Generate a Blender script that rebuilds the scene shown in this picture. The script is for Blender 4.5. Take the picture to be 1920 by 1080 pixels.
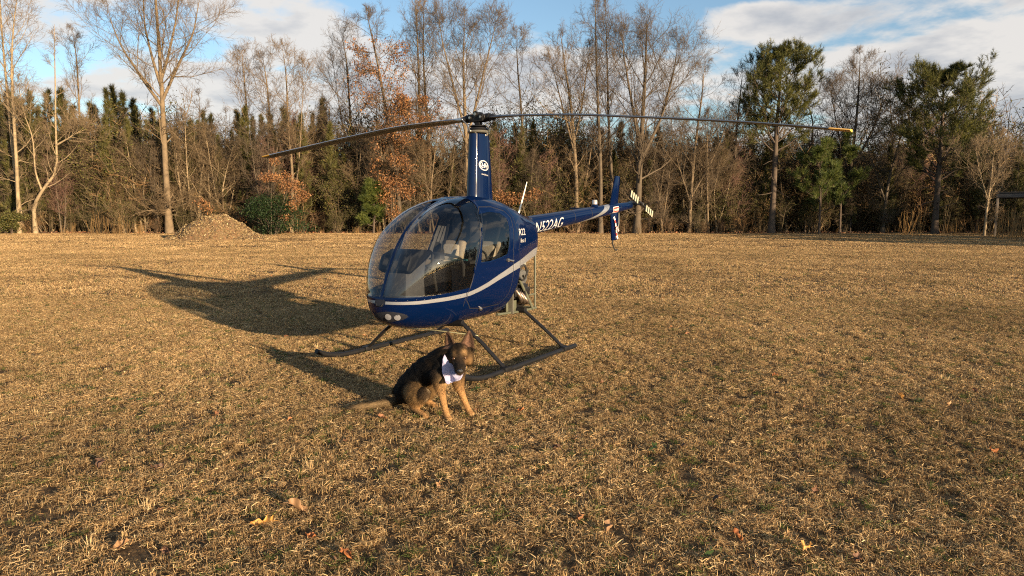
import bpy, bmesh, math, random
import numpy as np
from mathutils import Vector, Matrix

# ---------------------------------------------------------------- camera, sky, sun
for o in list(bpy.data.objects):
    bpy.data.objects.remove(o)
SC = bpy.context.scene
COL = SC.collection
R = math.radians
F_PX, CAM_H, PITCH = 1250.0, 1.604, 0.11287
cam_d = bpy.data.cameras.new("camera")
cam = bpy.data.objects.new("camera", cam_d)
COL.objects.link(cam)
cam.location = (0, 0, CAM_H)
cam.rotation_euler = (math.pi / 2 - PITCH, 0, 0)
cam_d.sensor_width = 36
cam_d.lens = F_PX / 1920 * 36
cam_d.clip_start = 0.05
cam_d.clip_end = 3000
SC.camera = cam

SUN_EL, SUN_AZ = R(9.4), R(136.4)          # azimuth clockwise from +Y: behind the camera, to the right
SUN_DIR = Vector((math.sin(SUN_AZ) * math.cos(SUN_EL), math.cos(SUN_AZ) * math.cos(SUN_EL), math.sin(SUN_EL)))
sun_d = bpy.data.lights.new("sun", 'SUN')
sun_d.energy = 4.6
sun_d.angle = R(0.55)
sun_d.color = (1.0, 0.745, 0.47)
sun = bpy.data.objects.new("sun", sun_d)
COL.objects.link(sun)
sun.location = (30, -30, 20)
sun.rotation_euler = SUN_DIR.to_track_quat('Z', 'Y').to_euler()

world = bpy.data.worlds.new("World")
SC.world = world
world.use_nodes = True
wt = world.node_tree
wt.nodes.clear()
def wn(t, **k):
    n = wt.nodes.new(t)
    for a, b in k.items():
        setattr(n, a, b)
    return n
def wmath(op, a, b=None, c=None, clamp=False):
    n = wn('ShaderNodeMath', operation=op)
    n.use_clamp = clamp
    for i, v in enumerate((a, b, c)):
        if v is None: continue
        if isinstance(v, (int, float)): n.inputs[i].default_value = v
        else: wt.links.new(v, n.inputs[i])
    return n.outputs[0]
sky = wn('ShaderNodeTexSky', sky_type='NISHITA')
sky.sun_disc = False
sky.sun_elevation = SUN_EL
sky.sun_rotation = SUN_AZ
sky.air_density = 1.0
sky.dust_density = 0.6
sky.ozone_density = 2.0
SKY_S, CLOUD_S = 0.080, 1.0
geo = wn('ShaderNodeNewGeometry')
sep = wn('ShaderNodeSeparateXYZ')
dirv = wn('ShaderNodeVectorMath', operation='SCALE')
dirv.inputs['Scale'].default_value = -1.0
wt.links.new(geo.outputs['Incoming'], dirv.inputs[0])
wt.links.new(dirv.outputs[0], sep.inputs[0])
dx, dy, dz = sep.outputs
az = wmath('ARCTAN2', dx, dy)
el = wmath('ARCSINE', dz)
# clouds live on a flat layer: the direction is projected on it, so they flatten towards the horizon
den = wmath('ADD', wmath('MAXIMUM', dz, 0.0), 0.16)
cx = wmath('DIVIDE', dx, den)
cy = wmath('DIVIDE', dy, den)
cv = wn('ShaderNodeCombineXYZ')
wt.links.new(cx, cv.inputs[0]); wt.links.new(cy, cv.inputs[1])
def wnoise(scale, detail, rough, off, dist=0.0):
    ad = wn('ShaderNodeVectorMath', operation='ADD')
    ad.inputs[1].default_value = off
    wt.links.new(cv.outputs[0], ad.inputs[0])
    n = wn('ShaderNodeTexNoise')
    n.inputs['Scale'].default_value = scale
    n.inputs['Detail'].default_value = detail
    n.inputs['Roughness'].default_value = rough
    n.inputs['Distortion'].default_value = dist
    wt.links.new(ad.outputs[0], n.inputs['Vector'])
    return n.outputs['Fac']
n1 = wnoise(2.1, 9, 0.57, (3.1, 1.7, 0), 0.25)
n2 = wnoise(2.6, 6, 0.55, (7.3, 4.2, 0))
bias = None
# banks of cloud seen over the trees (azimuth, elevation, half sizes in degrees, weight)
for a, e, sa, se, w in ((-16, 14.0, 8, 3.0, .20), (-32, 17, 10, 2.6, .14), (2, 10.5, 12, 3.2, .34), (-18, 8, 12, 3, .22),
                        (20, 14.6, 6, 1.7, .30), (33, 9.0, 9, 4.0, .34), (40, 4, 10, 3, .25), (9, 17.5, 13, 3.0, -.30),
                        (-25, 9, 9, 4.0, .10), (30, 17.6, 14, 2.0, -.30), (-7, 15, 5, 3, -.2)):
    u = wmath('DIVIDE', wmath('SUBTRACT', az, R(a)), R(sa))
    v = wmath('DIVIDE', wmath('SUBTRACT', el, R(e)), R(se))
    g = wmath('MULTIPLY', wmath('EXPONENT', wmath('MULTIPLY', wmath('ADD', wmath('MULTIPLY', u, u), wmath('MULTIPLY', v, v)), -1.0)), w)
    bias = g if bias is None else wmath('ADD', bias, g)
dens = wmath('ADD', n1, wmath('MULTIPLY', bias, 0.85))
cover = wn('ShaderNodeMapRange', interpolation_type='SMOOTHSTEP')
cover.inputs['From Min'].default_value = 0.50
cover.inputs['From Max'].default_value = 0.64
wt.links.new(dens, cover.inputs['Value'])
ramp = wn('ShaderNodeValToRGB')
cr = ramp.color_ramp
cr.elements[0].position = 0.0; cr.elements[0].color = (0.88, 0.84, 0.80, 1)
cr.elements[1].position = 1.0; cr.elements[1].color = (0.33, 0.37, 0.44, 1)
e_ = cr.elements.new(0.45); e_.color = (0.58, 0.59, 0.62, 1)
# dense middles are grey, thin sunlit rims are bright
core = wmath('ADD', wmath('MULTIPLY', wmath('SUBTRACT', dens, 0.66), 1.7), wmath('MULTIPLY', wmath('SUBTRACT', n2, 0.5), 2.6), clamp=True)
wt.links.new(core, ramp.inputs[0])
bg1 = wn('ShaderNodeBackground'); bg1.inputs[1].default_value = SKY_S
bg2 = wn('ShaderNodeBackground'); bg2.inputs[1].default_value = CLOUD_S * 0.34
wt.links.new(sky.outputs[0], bg1.inputs[0])
wt.links.new(ramp.outputs[0], bg2.inputs[0])
mx = wn('ShaderNodeMixShader')
wt.links.new(wmath('MULTIPLY', cover.outputs[0], 0.93), mx.inputs[0])
wt.links.new(bg1.outputs[0], mx.inputs[1]); wt.links.new(bg2.outputs[0], mx.inputs[2])
wo = wn('ShaderNodeOutputWorld')
wt.links.new(mx.outputs[0], wo.inputs[0])

SC.render.engine = 'CYCLES'
SC.view_settings.view_transform = 'Standard'
SC.view_settings.look = 'None'
SC.view_settings.gamma = 1
SC.view_settings.use_curve_mapping = False
SC.view_settings.exposure = 1.5
SC.cycles.max_bounces = 10
SC.cycles.transparent_max_bounces = 12
SC.cycles.use_denoising = False
SC.cycles.filter_width = 1.15

# ---------------------------------------------------------------- helpers
def tag(o, label=None, cat=None, group=None, kind=None):
    if label: o['label'] = label
    if cat: o['category'] = cat
    if group: o['group'] = group
    if kind: o['kind'] = kind
    return o
def empty(name, loc, rz=0.0):
    o = bpy.data.objects.new(name, None)
    COL.objects.link(o)
    o.location = loc
    o.rotation_euler = (0, 0, rz)
    o.empty_display_size = 0.2
    return o
def at(px, py, Y):
    """world point at depth Y (metres in front of the camera) behind a place in the 1920 x 1080 photograph"""
    a, b = (px - 960) / F_PX, (540 - py) / F_PX
    d = (a, math.cos(PITCH) + b * math.sin(PITCH), -math.sin(PITCH) + b * math.cos(PITCH))
    t = Y / d[1]
    return Vector((d[0] * t, Y, CAM_H + d[2] * t))
def ground_at(px, py):
    a, b = (px - 960) / F_PX, (540 - py) / F_PX
    d = (a, math.cos(PITCH) + b * math.sin(PITCH), -math.sin(PITCH) + b * math.cos(PITCH))
    t = -CAM_H / d[2]
    return Vector((d[0] * t, d[1] * t, 0))
def link_mesh(name, me, mats, parent=None, loc=None):
    o = bpy.data.objects.new(name, me)
    for m in (mats if isinstance(mats, (list, tuple)) else [mats]):
        if m.name not in [x.name for x in me.materials if x]:
            me.materials.append(m)
    COL.objects.link(o)
    if parent: o.parent = parent
    if loc is not None: o.location = loc
    return o
def np_mesh(name, V, quads=None, tris=None, mat=None, smooth=True, color=None):
    me = bpy.data.meshes.new(name)
    V = np.asarray(V, np.float32).reshape(-1, 3)
    quads = np.zeros((0, 4), np.int32) if quads is None else np.asarray(quads, np.int32).reshape(-1, 4)
    tris = np.zeros((0, 3), np.int32) if tris is None else np.asarray(tris, np.int32).reshape(-1, 3)
    me.vertices.add(len(V)); me.vertices.foreach_set('co', V.ravel())
    nl = quads.size + tris.size
    me.loops.add(nl); me.loops.foreach_set('vertex_index', np.concatenate([quads.ravel(), tris.ravel()]))
    npoly = len(quads) + len(tris)
    me.polygons.add(npoly)
    st = np.concatenate([np.arange(len(quads)) * 4, quads.size + np.arange(len(tris)) * 3]).astype(np.int32)
    me.polygons.foreach_set('loop_start', st)
    if mat is not None: me.polygons.foreach_set('material_index', np.asarray(mat, np.int32))
    me.polygons.foreach_set('use_smooth', np.full(npoly, smooth))
    me.update(calc_edges=True)
    if color is not None:
        at_ = me.color_attributes.new('tint', 'FLOAT_COLOR', 'POINT')
        c4 = np.ones((len(V), 4), np.float32); c4[:, :color.shape[1]] = color
        at_.data.foreach_set('color', c4.ravel())
    return me

class MB:
    """collects shapes into one mesh"""
    def __init__(s): s.v = []; s.q = []; s.t = []; s.n = 0
    def add(s, V, Q=(), T=()):
        s.v.append(np.asarray(V, float).reshape(-1, 3))
        if len(Q): s.q.append(np.asarray(Q, int).reshape(-1, 4) + s.n)
        if len(T): s.t.append(np.asarray(T, int).reshape(-1, 3) + s.n)
        s.n += len(s.v[-1]); return s
    def tube(s, pts, rad, n=12, cap=True, flat=1.0, flatdir=None):
        pts = np.asarray(pts, float); m = len(pts)
        rad = np.full(m, rad, float) if np.isscalar(rad) else np.asarray(rad, float)
        d = np.gradient(pts, axis=0); d /= np.linalg.norm(d, axis=1)[:, None] + 1e-12
        ref = np.array([0, 0, 1.0]) if flatdir is None else np.asarray(flatdir, float)
        if flatdir is None and abs(d[0] @ ref) > .9: ref = np.array([1.0, 0, 0])
        V = []
        for i in range(m):
            u = ref - d[i] * (ref @ d[i]); u /= np.linalg.norm(u) + 1e-12
            w = np.cross(d[i], u); ref = u if flatdir is None else ref
            a = np.linspace(0, 2 * np.pi, n, endpoint=False)
            V.append(pts[i] + rad[i] * (np.cos(a)[:, None] * u + flat * np.sin(a)[:, None] * w))
        V = np.concatenate(V)
        Q = [[i * n + j, i * n + (j + 1) % n, (i + 1) * n + (j + 1) % n, (i + 1) * n + j] for i in range(m - 1) for j in range(n)]
        T = []
        if cap:
            V = np.concatenate([V, pts[:1], pts[-1:]])
            for j in range(n):
                T.append([m * n, (j + 1) % n, j]); T.append([m * n + 1, (m - 1) * n + j, (m - 1) * n + (j + 1) % n])
        return s.add(V, Q, T)
    def box(s, c, size, M=None, bev=0.0):
        bm = bmesh.new(); bmesh.ops.create_cube(bm, size=1)
        for v in bm.verts: v.co = Vector((v.co.x * size[0], v.co.y * size[1], v.co.z * size[2]))
        if bev: bmesh.ops.bevel(bm, geom=bm.edges[:] , offset=bev, segments=2, affect='EDGES', profile=.6)
        return s.bm(bm, c, M)
    def bm(s, bm, c=(0, 0, 0), M=None):
        bmesh.ops.triangulate(bm, faces=[f for f in bm.faces if len(f.verts) > 4])
        V = [((M @ v.co) if M else v.co) + Vector(c) for v in bm.verts]
        bm.verts.index_update()
        Q = [[v.index for v in f.verts] for f in bm.faces if len(f.verts) == 4]
        T = [[v.index for v in f.verts] for f in bm.faces if len(f.verts) == 3]
        bm.free(); return s.add([tuple(v) for v in V], Q, T)
    def ball(s, c, r, seg=16, rings=10):
        a = np.linspace(0, np.pi, rings + 1)
        r = np.array([r, r, r] if np.isscalar(r) else r)
        return s.revolve(c, [(math.sin(t), math.cos(t)) for t in a], seg, r)
    def revolve(s, c, prof, seg=24, sc=(1, 1, 1), axis=(0, 0, 1)):
        a = np.linspace(0, 2 * np.pi, seg, endpoint=False)
        V = np.array([[p[0] * math.cos(t), p[0] * math.sin(t), p[1]] for p in prof for t in a]) * np.asarray(sc)
        M = np.array(Vector((0, 0, 1)).rotation_difference(Vector(axis)).to_matrix())
        V = V @ M.T + np.asarray(c)
        m = len(prof)
        Q = [[i * seg + j, i * seg + (j + 1) % seg, (i + 1) * seg + (j + 1) % seg, (i + 1) * seg + j] for i in range(m - 1) for j in range(seg)]
        return s.add(V, Q)
    def build(s, name, mat, parent=None, smooth=True, loc=None):
        V = np.concatenate(s.v)
        Q = np.concatenate(s.q) if s.q else None
        T = np.concatenate(s.t) if s.t else None
        me = np_mesh(name, V, Q, T, smooth=smooth)
        bm = bmesh.new(); bm.from_mesh(me)
        bmesh.ops.recalc_face_normals(bm, faces=bm.faces[:])
        bm.to_mesh(me); bm.free()
        if smooth: me.set_sharp_from_angle(angle=R(38))
        return link_mesh(name, me, mat, parent, loc)

# ---------------------------------------------------------------- materials
MATS = {}
def mat(name, col, rough=.6, metal=0.0, var=0.0, vscale=8.0, bump=0.0, bscale=40.0, coat=0.0, coat_rough=.03, attr=False, spec=.5, col2=None, world=False, translucent=0.0, worldvar=0.0):
    if name in MATS: return MATS[name]
    m = bpy.data.materials.new(name); m.use_nodes = True
    t = m.node_tree; b = t.nodes['Principled BSDF']
    b.inputs['Roughness'].default_value = rough
    b.inputs['Metallic'].default_value = metal
    b.inputs['Coat Weight'].default_value = coat
    b.inputs['Coat Roughness'].default_value = coat_rough
    b.inputs['Specular IOR Level'].default_value = spec
    b.inputs['Base Color'].default_value = (*col, 1)
    L = t.links.new
    src = None
    if attr:
        a = t.nodes.new('ShaderNodeAttribute'); a.attribute_name = 'tint'; src = a.outputs['Color']
    tc = t.nodes.new('ShaderNodeTexCoord')
    g = t.nodes.new('ShaderNodeNewGeometry')
    vec = g.outputs['Position'] if world else tc.outputs['Object']
    if var or col2:
        n = t.nodes.new('ShaderNodeTexNoise'); n.inputs['Scale'].default_value = vscale; n.inputs['Detail'].default_value = 6
        n.inputs['Roughness'].default_value = .6
        L(vec, n.inputs['Vector'])
        if col2:
            r = t.nodes.new('ShaderNodeMapRange'); r.inputs[1].default_value = .38; r.inputs[2].default_value = .62
            L(n.outputs['Fac'], r.inputs[0])
            mxn = t.nodes.new('ShaderNodeMix'); mxn.data_type = 'RGBA'
            L(r.outputs[0], mxn.inputs[0]); mxn.inputs[6].default_value = (*col, 1); mxn.inputs[7].default_value = (*col2, 1)
            src = mxn.outputs[2]
        if var:
            r = t.nodes.new('ShaderNodeMapRange'); r.inputs[1].default_value = .3; r.inputs[2].default_value = .7
            r.inputs[3].default_value = 1 - var; r.inputs[4].default_value = 1 + var
            L(n.outputs['Fac'], r.inputs[0])
            hv = t.nodes.new('ShaderNodeVectorMath'); hv.operation = 'SCALE'
            if src is not None: L(src, hv.inputs[0])
            else: hv.inputs[0].default_value = col
            L(r.outputs[0], hv.inputs['Scale']); src = hv.outputs[0]
    if worldvar:
        n = t.nodes.new('ShaderNodeTexNoise'); n.inputs['Scale'].default_value = .35; n.inputs['Detail'].default_value = 5; n.inputs['Roughness'].default_value = .65
        L(g.outputs['Position'], n.inputs['Vector'])
        r = t.nodes.new('ShaderNodeMapRange'); r.inputs[1].default_value = .3; r.inputs[2].default_value = .7
        r.inputs[3].default_value = 1 - worldvar; r.inputs[4].default_value = 1 + worldvar
        L(n.outputs['Fac'], r.inputs[0])
        hv = t.nodes.new('ShaderNodeVectorMath'); hv.operation = 'SCALE'
        L(src, hv.inputs[0]); L(r.outputs[0], hv.inputs['Scale']); src = hv.outputs[0]
    if src is not None: L(src, b.inputs['Base Color'])
    if bump:
        n = t.nodes.new('ShaderNodeTexNoise'); n.inputs['Scale'].default_value = bscale; n.inputs['Detail'].default_value = 5
        L(vec, n.inputs['Vector'])
        bp = t.nodes.new('ShaderNodeBump'); bp.inputs['Strength'].default_value = bump; bp.inputs['Distance'].default_value = .02
        L(n.outputs['Fac'], bp.inputs['Height']); L(bp.outputs[0], b.inputs['Normal'])
    if translucent:
        tr = t.nodes.new('ShaderNodeBsdfTranslucent')
        if src is not None: L(src, tr.inputs[0])
        else: tr.inputs[0].default_value = (*col, 1)
        mxs = t.nodes.new('ShaderNodeMixShader'); mxs.inputs[0].default_value = translucent
        out = [n for n in t.nodes if n.type == 'OUTPUT_MATERIAL'][0]
        L(b.outputs[0], mxs.inputs[1]); L(tr.outputs[0], mxs.inputs[2]); L(mxs.outputs[0], out.inputs[0])
    MATS[name] = m
    return m
def glass_mat(name, tint, gloss=.0):
    m = bpy.data.materials.new(name); m.use_nodes = True
    t = m.node_tree; t.nodes.clear(); L = t.links.new
    fr = t.nodes.new('ShaderNodeFresnel'); fr.inputs[0].default_value = 1.52
    # a thin sheet reflects alike from both sides
    gg = t.nodes.new('ShaderNodeNewGeometry'); io = t.nodes.new('ShaderNodeMapRange'); io.inputs[3].default_value = 1.52; io.inputs[4].default_value = 1 / 1.52
    L(gg.outputs['Backfacing'], io.inputs[0]); L(io.outputs[0], fr.inputs[0])
    k = t.nodes.new('ShaderNodeMath'); k.operation = 'MULTIPLY_ADD'; k.inputs[1].default_value = 1.0; k.inputs[2].default_value = gloss; k.use_clamp = True
    L(fr.outputs[0], k.inputs[0])
    tr = t.nodes.new('ShaderNodeBsdfTransparent'); tr.inputs[0].default_value = (*tint, 1)
    gl = t.nodes.new('ShaderNodeBsdfGlossy'); gl.inputs['Roughness'].default_value = .012
    gl.inputs[0].default_value = (.95, .95, .95, 1)
    mxs = t.nodes.new('ShaderNodeMixShader'); out = t.nodes.new('ShaderNodeOutputMaterial')
    L(k.outputs[0], mxs.inputs[0]); L(tr.outputs[0], mxs.inputs[1]); L(gl.outputs[0], mxs.inputs[2]); L(mxs.outputs[0], out.inputs[0])
    MATS[name] = m
    return m

# scatter: one object of points that instances a set of small meshes with geometry nodes
def scatter_group(name, coll):
    ng = bpy.data.node_groups.new(name, 'GeometryNodeTree')
    ng.interface.new_socket('Geometry', in_out='INPUT', socket_type='NodeSocketGeometry')
    ng.interface.new_socket('Geometry', in_out='OUTPUT', socket_type='NodeSocketGeometry')
    N = ng.nodes.new; L = ng.links.new
    gi, go = N('NodeGroupInput'), N('NodeGroupOutput')
    ip = N('GeometryNodeInstanceOnPoints'); ci = N('GeometryNodeCollectionInfo')
    ci.inputs[0].default_value = coll
    ci.inputs['Separate Children'].default_value = True
    ci.inputs['Reset Children'].default_value = True
    ip.inputs['Pick Instance'].default_value = True
    def na(nm, dt):
        n = N('GeometryNodeInputNamedAttribute'); n.data_type = dt; n.inputs[0].default_value = nm; return n.outputs['Attribute']
    L(gi.outputs[0], ip.inputs['Points']); L(ci.outputs[0], ip.inputs['Instance'])
    L(na('idx', 'INT'), ip.inputs['Instance Index']); L(na('rot', 'FLOAT_VECTOR'), ip.inputs['Rotation']); L(na('scl', 'FLOAT_VECTOR'), ip.inputs['Scale'])
    L(ip.outputs[0], go.inputs[0])
    return ng
def scatter(name, pts, protos, mats, scl, rot, idx, label=None, parent=None):
    """protos: list of meshes"""
    coll = bpy.data.collections.new(name + '_kinds')
    for i, me in enumerate(protos):
        for m in (mats if isinstance(mats, list) else [mats]):
            if m.name not in [x.name for x in me.materials if x]: me.materials.append(m)
        o = bpy.data.objects.new(name + '_piece%02d' % i, me); coll.objects.link(o)
    me = bpy.data.meshes.new(name)
    pts = np.asarray(pts, np.float32); n = len(pts)
    me.vertices.add(n); me.vertices.foreach_set('co', pts.ravel())
    a = me.attributes.new('idx', 'INT', 'POINT'); a.data.foreach_set('value', np.asarray(idx, np.int32))
    a = me.attributes.new('rot', 'FLOAT_VECTOR', 'POINT'); a.data.foreach_set('vector', np.asarray(rot, np.float32).ravel())
    a = me.attributes.new('scl', 'FLOAT_VECTOR', 'POINT'); a.data.foreach_set('vector', np.asarray(scl, np.float32).ravel())
    o = bpy.data.objects.new(name, me); COL.objects.link(o)
    if parent: o.parent = parent
    md = o.modifiers.new('scatter', 'NODES'); md.node_group = scatter_group(name + '_nodes', coll)
    tag(o, label, None, None, 'stuff')
    return o

# ---------------------------------------------------------------- ground and grass
def field_height(x, y):
    return 0.0
def make_ground():
    m = bpy.data.materials.new("field_soil"); m.use_nodes = True
    t = m.node_tree; b = t.nodes['Principled BSDF']; L = t.links.new; N = t.nodes.new
    b.inputs['Roughness'].default_value = .95
    b.inputs['Specular IOR Level'].default_value = .1
    g = N('ShaderNodeNewGeometry')
    def noise(s, d=6, r=.6):
        n = N('ShaderNodeTexNoise'); n.inputs['Scale'].default_value = s; n.inputs['Detail'].default_value = d; n.inputs['Roughness'].default_value = r
        L(g.outputs['Position'], n.inputs['Vector']); return n.outputs['Fac']
    def ramp(src, els):
        r = N('ShaderNodeValToRGB'); c = r.color_ramp
        c.elements[0].position, c.elements[0].color = els[0][0], (*els[0][1], 1)
        c.elements[1].position, c.elements[1].color = els[-1][0], (*els[-1][1], 1)
        for p, k in els[1:-1]:
            e = c.elements.new(p); e.color = (*k, 1)
        L(src, r.inputs[0]); return r.outputs[0]
    soil = ramp(noise(14), [(.3, (.032, .022, .013)), (.5, (.10, .064, .033)), (.68, (.22, .145, .072))])
    litter = ramp(noise(5), [(.3, (.03, .02, .012)), (.5, (.10, .05, .024)), (.7, (.20, .10, .045))])
    sp = N('ShaderNodeSeparateXYZ'); L(g.outputs['Position'], sp.inputs[0])
    ad = N('ShaderNodeMath'); ad.operation = 'MULTIPLY_ADD'; ad.inputs[1].default_value = 4.0
    L(noise(.3), ad.inputs[0]); L(sp.outputs[1], ad.inputs[2])
    r = N('ShaderNodeMapRange'); r.inputs[1].default_value = 52.2; r.inputs[2].default_value = 54.0
    L(ad.outputs[0], r.inputs[0])
    mxn = N('ShaderNodeMix'); mxn.data_type = 'RGBA'
    L(r.outputs[0], mxn.inputs[0]); L(soil, mxn.inputs[6]); L(litter, mxn.inputs[7])
    L(mxn.outputs[2], b.inputs['Base Color'])
    bp = N('ShaderNodeBump'); bp.inputs['Strength'].default_value = .7; bp.inputs['Distance'].default_value = .03
    L(noise(22), bp.inputs['Height']); L(bp.outputs[0], b.inputs['Normal'])
    # graded sheet: fine where the camera stands, coarse out to the horizon
    k = 61
    s = np.linspace(-1, 1, k); xs = np.sign(s) * (np.abs(s) * 40 + np.abs(s) ** 5 * 1200)
    X, Y = np.meshgrid(xs, xs + 25, indexing='ij')
    V = np.stack([X, Y, 0 * X], -1).reshape(-1, 3)
    i, j = np.meshgrid(np.arange(k - 1), np.arange(k - 1), indexing='ij'); a = (i * k + j).ravel()
    o = link_mesh("ground", np_mesh("ground", V, np.stack([a, a + k, a + k + 1, a + 1], 1)), m)
    tag(o, kind='structure')
make_ground()

PAL = np.array([(.55, .388, .196), (.44, .297, .144), (.30, .184, .086), (.145, .088, .045), (.66, .50, .275), (.050, .035, .022), (.085, .115, .032)])
def grass_patch(seed, size, n, hmin, hmax, wid, clump, green=.02, lie=.35):
    rg = np.random.default_rng(seed)
    nc = int(size * size / clump ** 2 * 1.3)
    cc = rg.uniform(-size / 2, size / 2, (nc, 2)); ch = rg.uniform(.45, 1.15, nc); ct = rg.normal(0, .16, nc)
    k = rg.integers(0, nc, n)
    ang = rg.uniform(0, 2 * np.pi, n); rr = np.abs(rg.normal(0, clump * .42, n))
    base = cc[k] + np.stack([np.cos(ang), np.sin(ang)], 1) * rr[:, None]
    ln = rg.uniform(hmin, hmax, n) * ch[k]
    flat = rg.random(n) < lie
    el = np.where(flat, rg.uniform(0.05, .5, n), rg.uniform(.6, 1.5, n))
    a2 = np.where(rg.random(n) < .6, ang + rg.normal(0, .8, n), rg.uniform(0, 2 * np.pi, n))
    d = np.stack([np.cos(a2) * np.cos(el), np.sin(a2) * np.cos(el), np.sin(el)], 1)
    z0 = np.where(flat, rg.uniform(0.002, .03, n) * ch[k], 0)
    P = np.stack([base[:, 0], base[:, 1], z0], 1)
    side = np.stack([-np.sin(a2), np.cos(a2), 0 * a2], 1); tw = rg.normal(0, .6, n)
    side = side * np.cos(tw)[:, None] + np.array([0, 0, 1.]) * np.sin(tw)[:, None]
    w = wid * rg.uniform(.6, 1.3, n)
    droop = np.stack([0 * ln, 0 * ln, -ln * rg.uniform(0, .35, n)], 1)
    M = P + d * ln[:, None] * .55
    T = P + d * ln[:, None] + droop; T[:, 2] = np.maximum(T[:, 2], .002)
    V = np.stack([P - side * w[:, None] / 2, P + side * w[:, None] / 2, M + side * w[:, None] * .42, M - side * w[:, None] * .42, T], 1).reshape(-1, 3)
    i = np.arange(n) * 5
    Q = np.stack([i, i + 1, i + 2, i + 3], 1); Tt = np.stack([i + 3, i + 2, i + 4], 1)
    pr = rg.choice(7, n, p=[.22, .21, .19, .16, .11, .11 - green * .5, green * .5])
    c = PAL[pr] * (1 + ct[k][:, None] + rg.normal(0, .1, (n, 1)))
    gr = rg.random(nc) < green
    c = np.where(gr[k][:, None], PAL[6] * rg.uniform(.7, 1.4, (n, 1)), c)
    c = np.repeat(np.clip(c, .01, .9), 5, 0)
    return np_mesh("grass_patch", V, Q, Tt, color=c, smooth=False)
M_GRASS = mat("dry_grass", (.4, .26, .12), rough=.9, attr=True, spec=.04, translucent=.18, worldvar=.36)
rg = np.random.default_rng(5)
def grid_pts(y0, y1, step, slope=.80, marg=1.6):
    P = []
    for y in np.arange(y0, y1, step):
        w = slope * y + marg
        for x in np.arange(-w, w, step): P.append((x, y, 0))
    P = np.array(P); P[:, :2] += rg.uniform(-step * .3, step * .3, (len(P), 2)); return P
def keep_off(P):
    return P
near = [grass_patch(10 + i, .62, 5000, .016, .052, .0025, .065, green=.05, lie=.52) for i in range(6)]
P = grid_pts(1.4, 12.5, .43); n = len(P)
# thickness of the sward varies over the field
def lump(x, y, s=1.0):
    return (np.sin(x * 1.7 * s + 1.3 * np.sin(y * .9 * s)) + np.sin(y * 2.1 * s + 1.1 * np.sin(x * 1.3 * s + 2)) + np.sin((x + y) * .9 * s + 4)) / 3
sc = 1.05 + .22 * lump(P[:, 0], P[:, 1], 1.6) + rg.uniform(-.15, .15, n)
scatter("grass", P, near, M_GRASS, np.stack([1 + 0 * sc, 1 + 0 * sc, sc], 1), np.stack([0 * sc, 0 * sc, rg.uniform(0, 6.28, n)], 1), rg.integers(0, 6, n),
        "short dry straw coloured grass covering the near field")
mid = [grass_patch(30 + i, 1.5, 4600, .024, .066, .0052, .11, green=.03, lie=.45) for i in range(5)]
P = grid_pts(12.3, 30, 1.05); n = len(P)
sc = .95 + .25 * lump(P[:, 0], P[:, 1], .7) + rg.uniform(-.12, .12, n)
scatter("grass", P, mid, M_GRASS, np.stack([1 + 0 * sc, 1 + 0 * sc, sc], 1), np.stack([0 * sc, 0 * sc, rg.uniform(0, 6.28, n)], 1), rg.integers(0, 5, n),
        "short dry straw coloured grass in the middle of the field")
far = [grass_patch(50 + i, 3.2, 4200, .03, .08, .013, .25, green=.02) for i in range(4)]
P = grid_pts(29.5, 53, 2.2); P = P[P[:, 1] < 51.5]; n = len(P)
sc = .8 + .2 * lump(P[:, 0], P[:, 1], .3) + rg.uniform(-.12, .12, n)
scatter("grass", P, far, M_GRASS, np.stack([1 + 0 * sc, 1 + 0 * sc, sc], 1), np.stack([0 * sc, 0 * sc, rg.uniform(0, 6.28, n)], 1), rg.integers(0, 4, n),
        "short dry straw coloured grass at the far side of the field")

# taller wispy tufts standing out of the sward
def tuft(seed, n, h, spread, wid, pal=(0, 1, 4), lean=.5):
    rg = np.random.default_rng(seed)
    a = rg.uniform(0, 6.28, n); el = np.pi / 2 - np.abs(rg.normal(0, lean, n)); el = np.clip(el, .15, 1.55)
    ln = h * rg.uniform(.5, 1.1, n)
    P = np.stack([np.cos(a), np.sin(a), 0 * a], 1) * (rg.random(n) * spread)[:, None]
    d = np.stack([np.cos(a) * np.cos(el), np.sin(a) * np.cos(el), np.sin(el)], 1)
    s_ = np.stack([-np.sin(a), np.cos(a), 0 * a], 1)
    w = wid * rg.uniform(.6, 1.3, n)
    M = P + d * ln[:, None] * .6; T = P + d * ln[:, None]; T[:, 2] -= ln * rg.uniform(0, .3, n); T[:, 2] = np.maximum(T[:, 2], .004)
    V = np.stack([P - s_ * w[:, None] / 2, P + s_ * w[:, None] / 2, M + s_ * w[:, None] * .4, M - s_ * w[:, None] * .4, T], 1).reshape(-1, 3)
    i = np.arange(n) * 5
    c = PAL[rg.choice(pal, n)] * rg.uniform(.8, 1.2, (n, 1))
    return np_mesh("grass_tuft", V, np.stack([i, i + 1, i + 2, i + 3], 1), np.stack([i + 3, i + 2, i + 4], 1), color=np.repeat(c, 5, 0), smooth=False)
tf = [tuft(70 + i, 40, .085, .055, .003) for i in range(5)]
P = grid_pts(1.6, 15, .5); P = P[rg.random(len(P)) < .20]; n = len(P); s_ = rg.uniform(.5, 1.05, n)
scatter("grass_tufts", P, tf, M_GRASS, np.stack([s_] * 3, 1), np.stack([0 * s_, 0 * s_, rg.uniform(0, 6.28, n)], 1), rg.integers(0, 5, n),
        "pale wispy tufts of taller dead grass standing out of the lawn")
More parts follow.
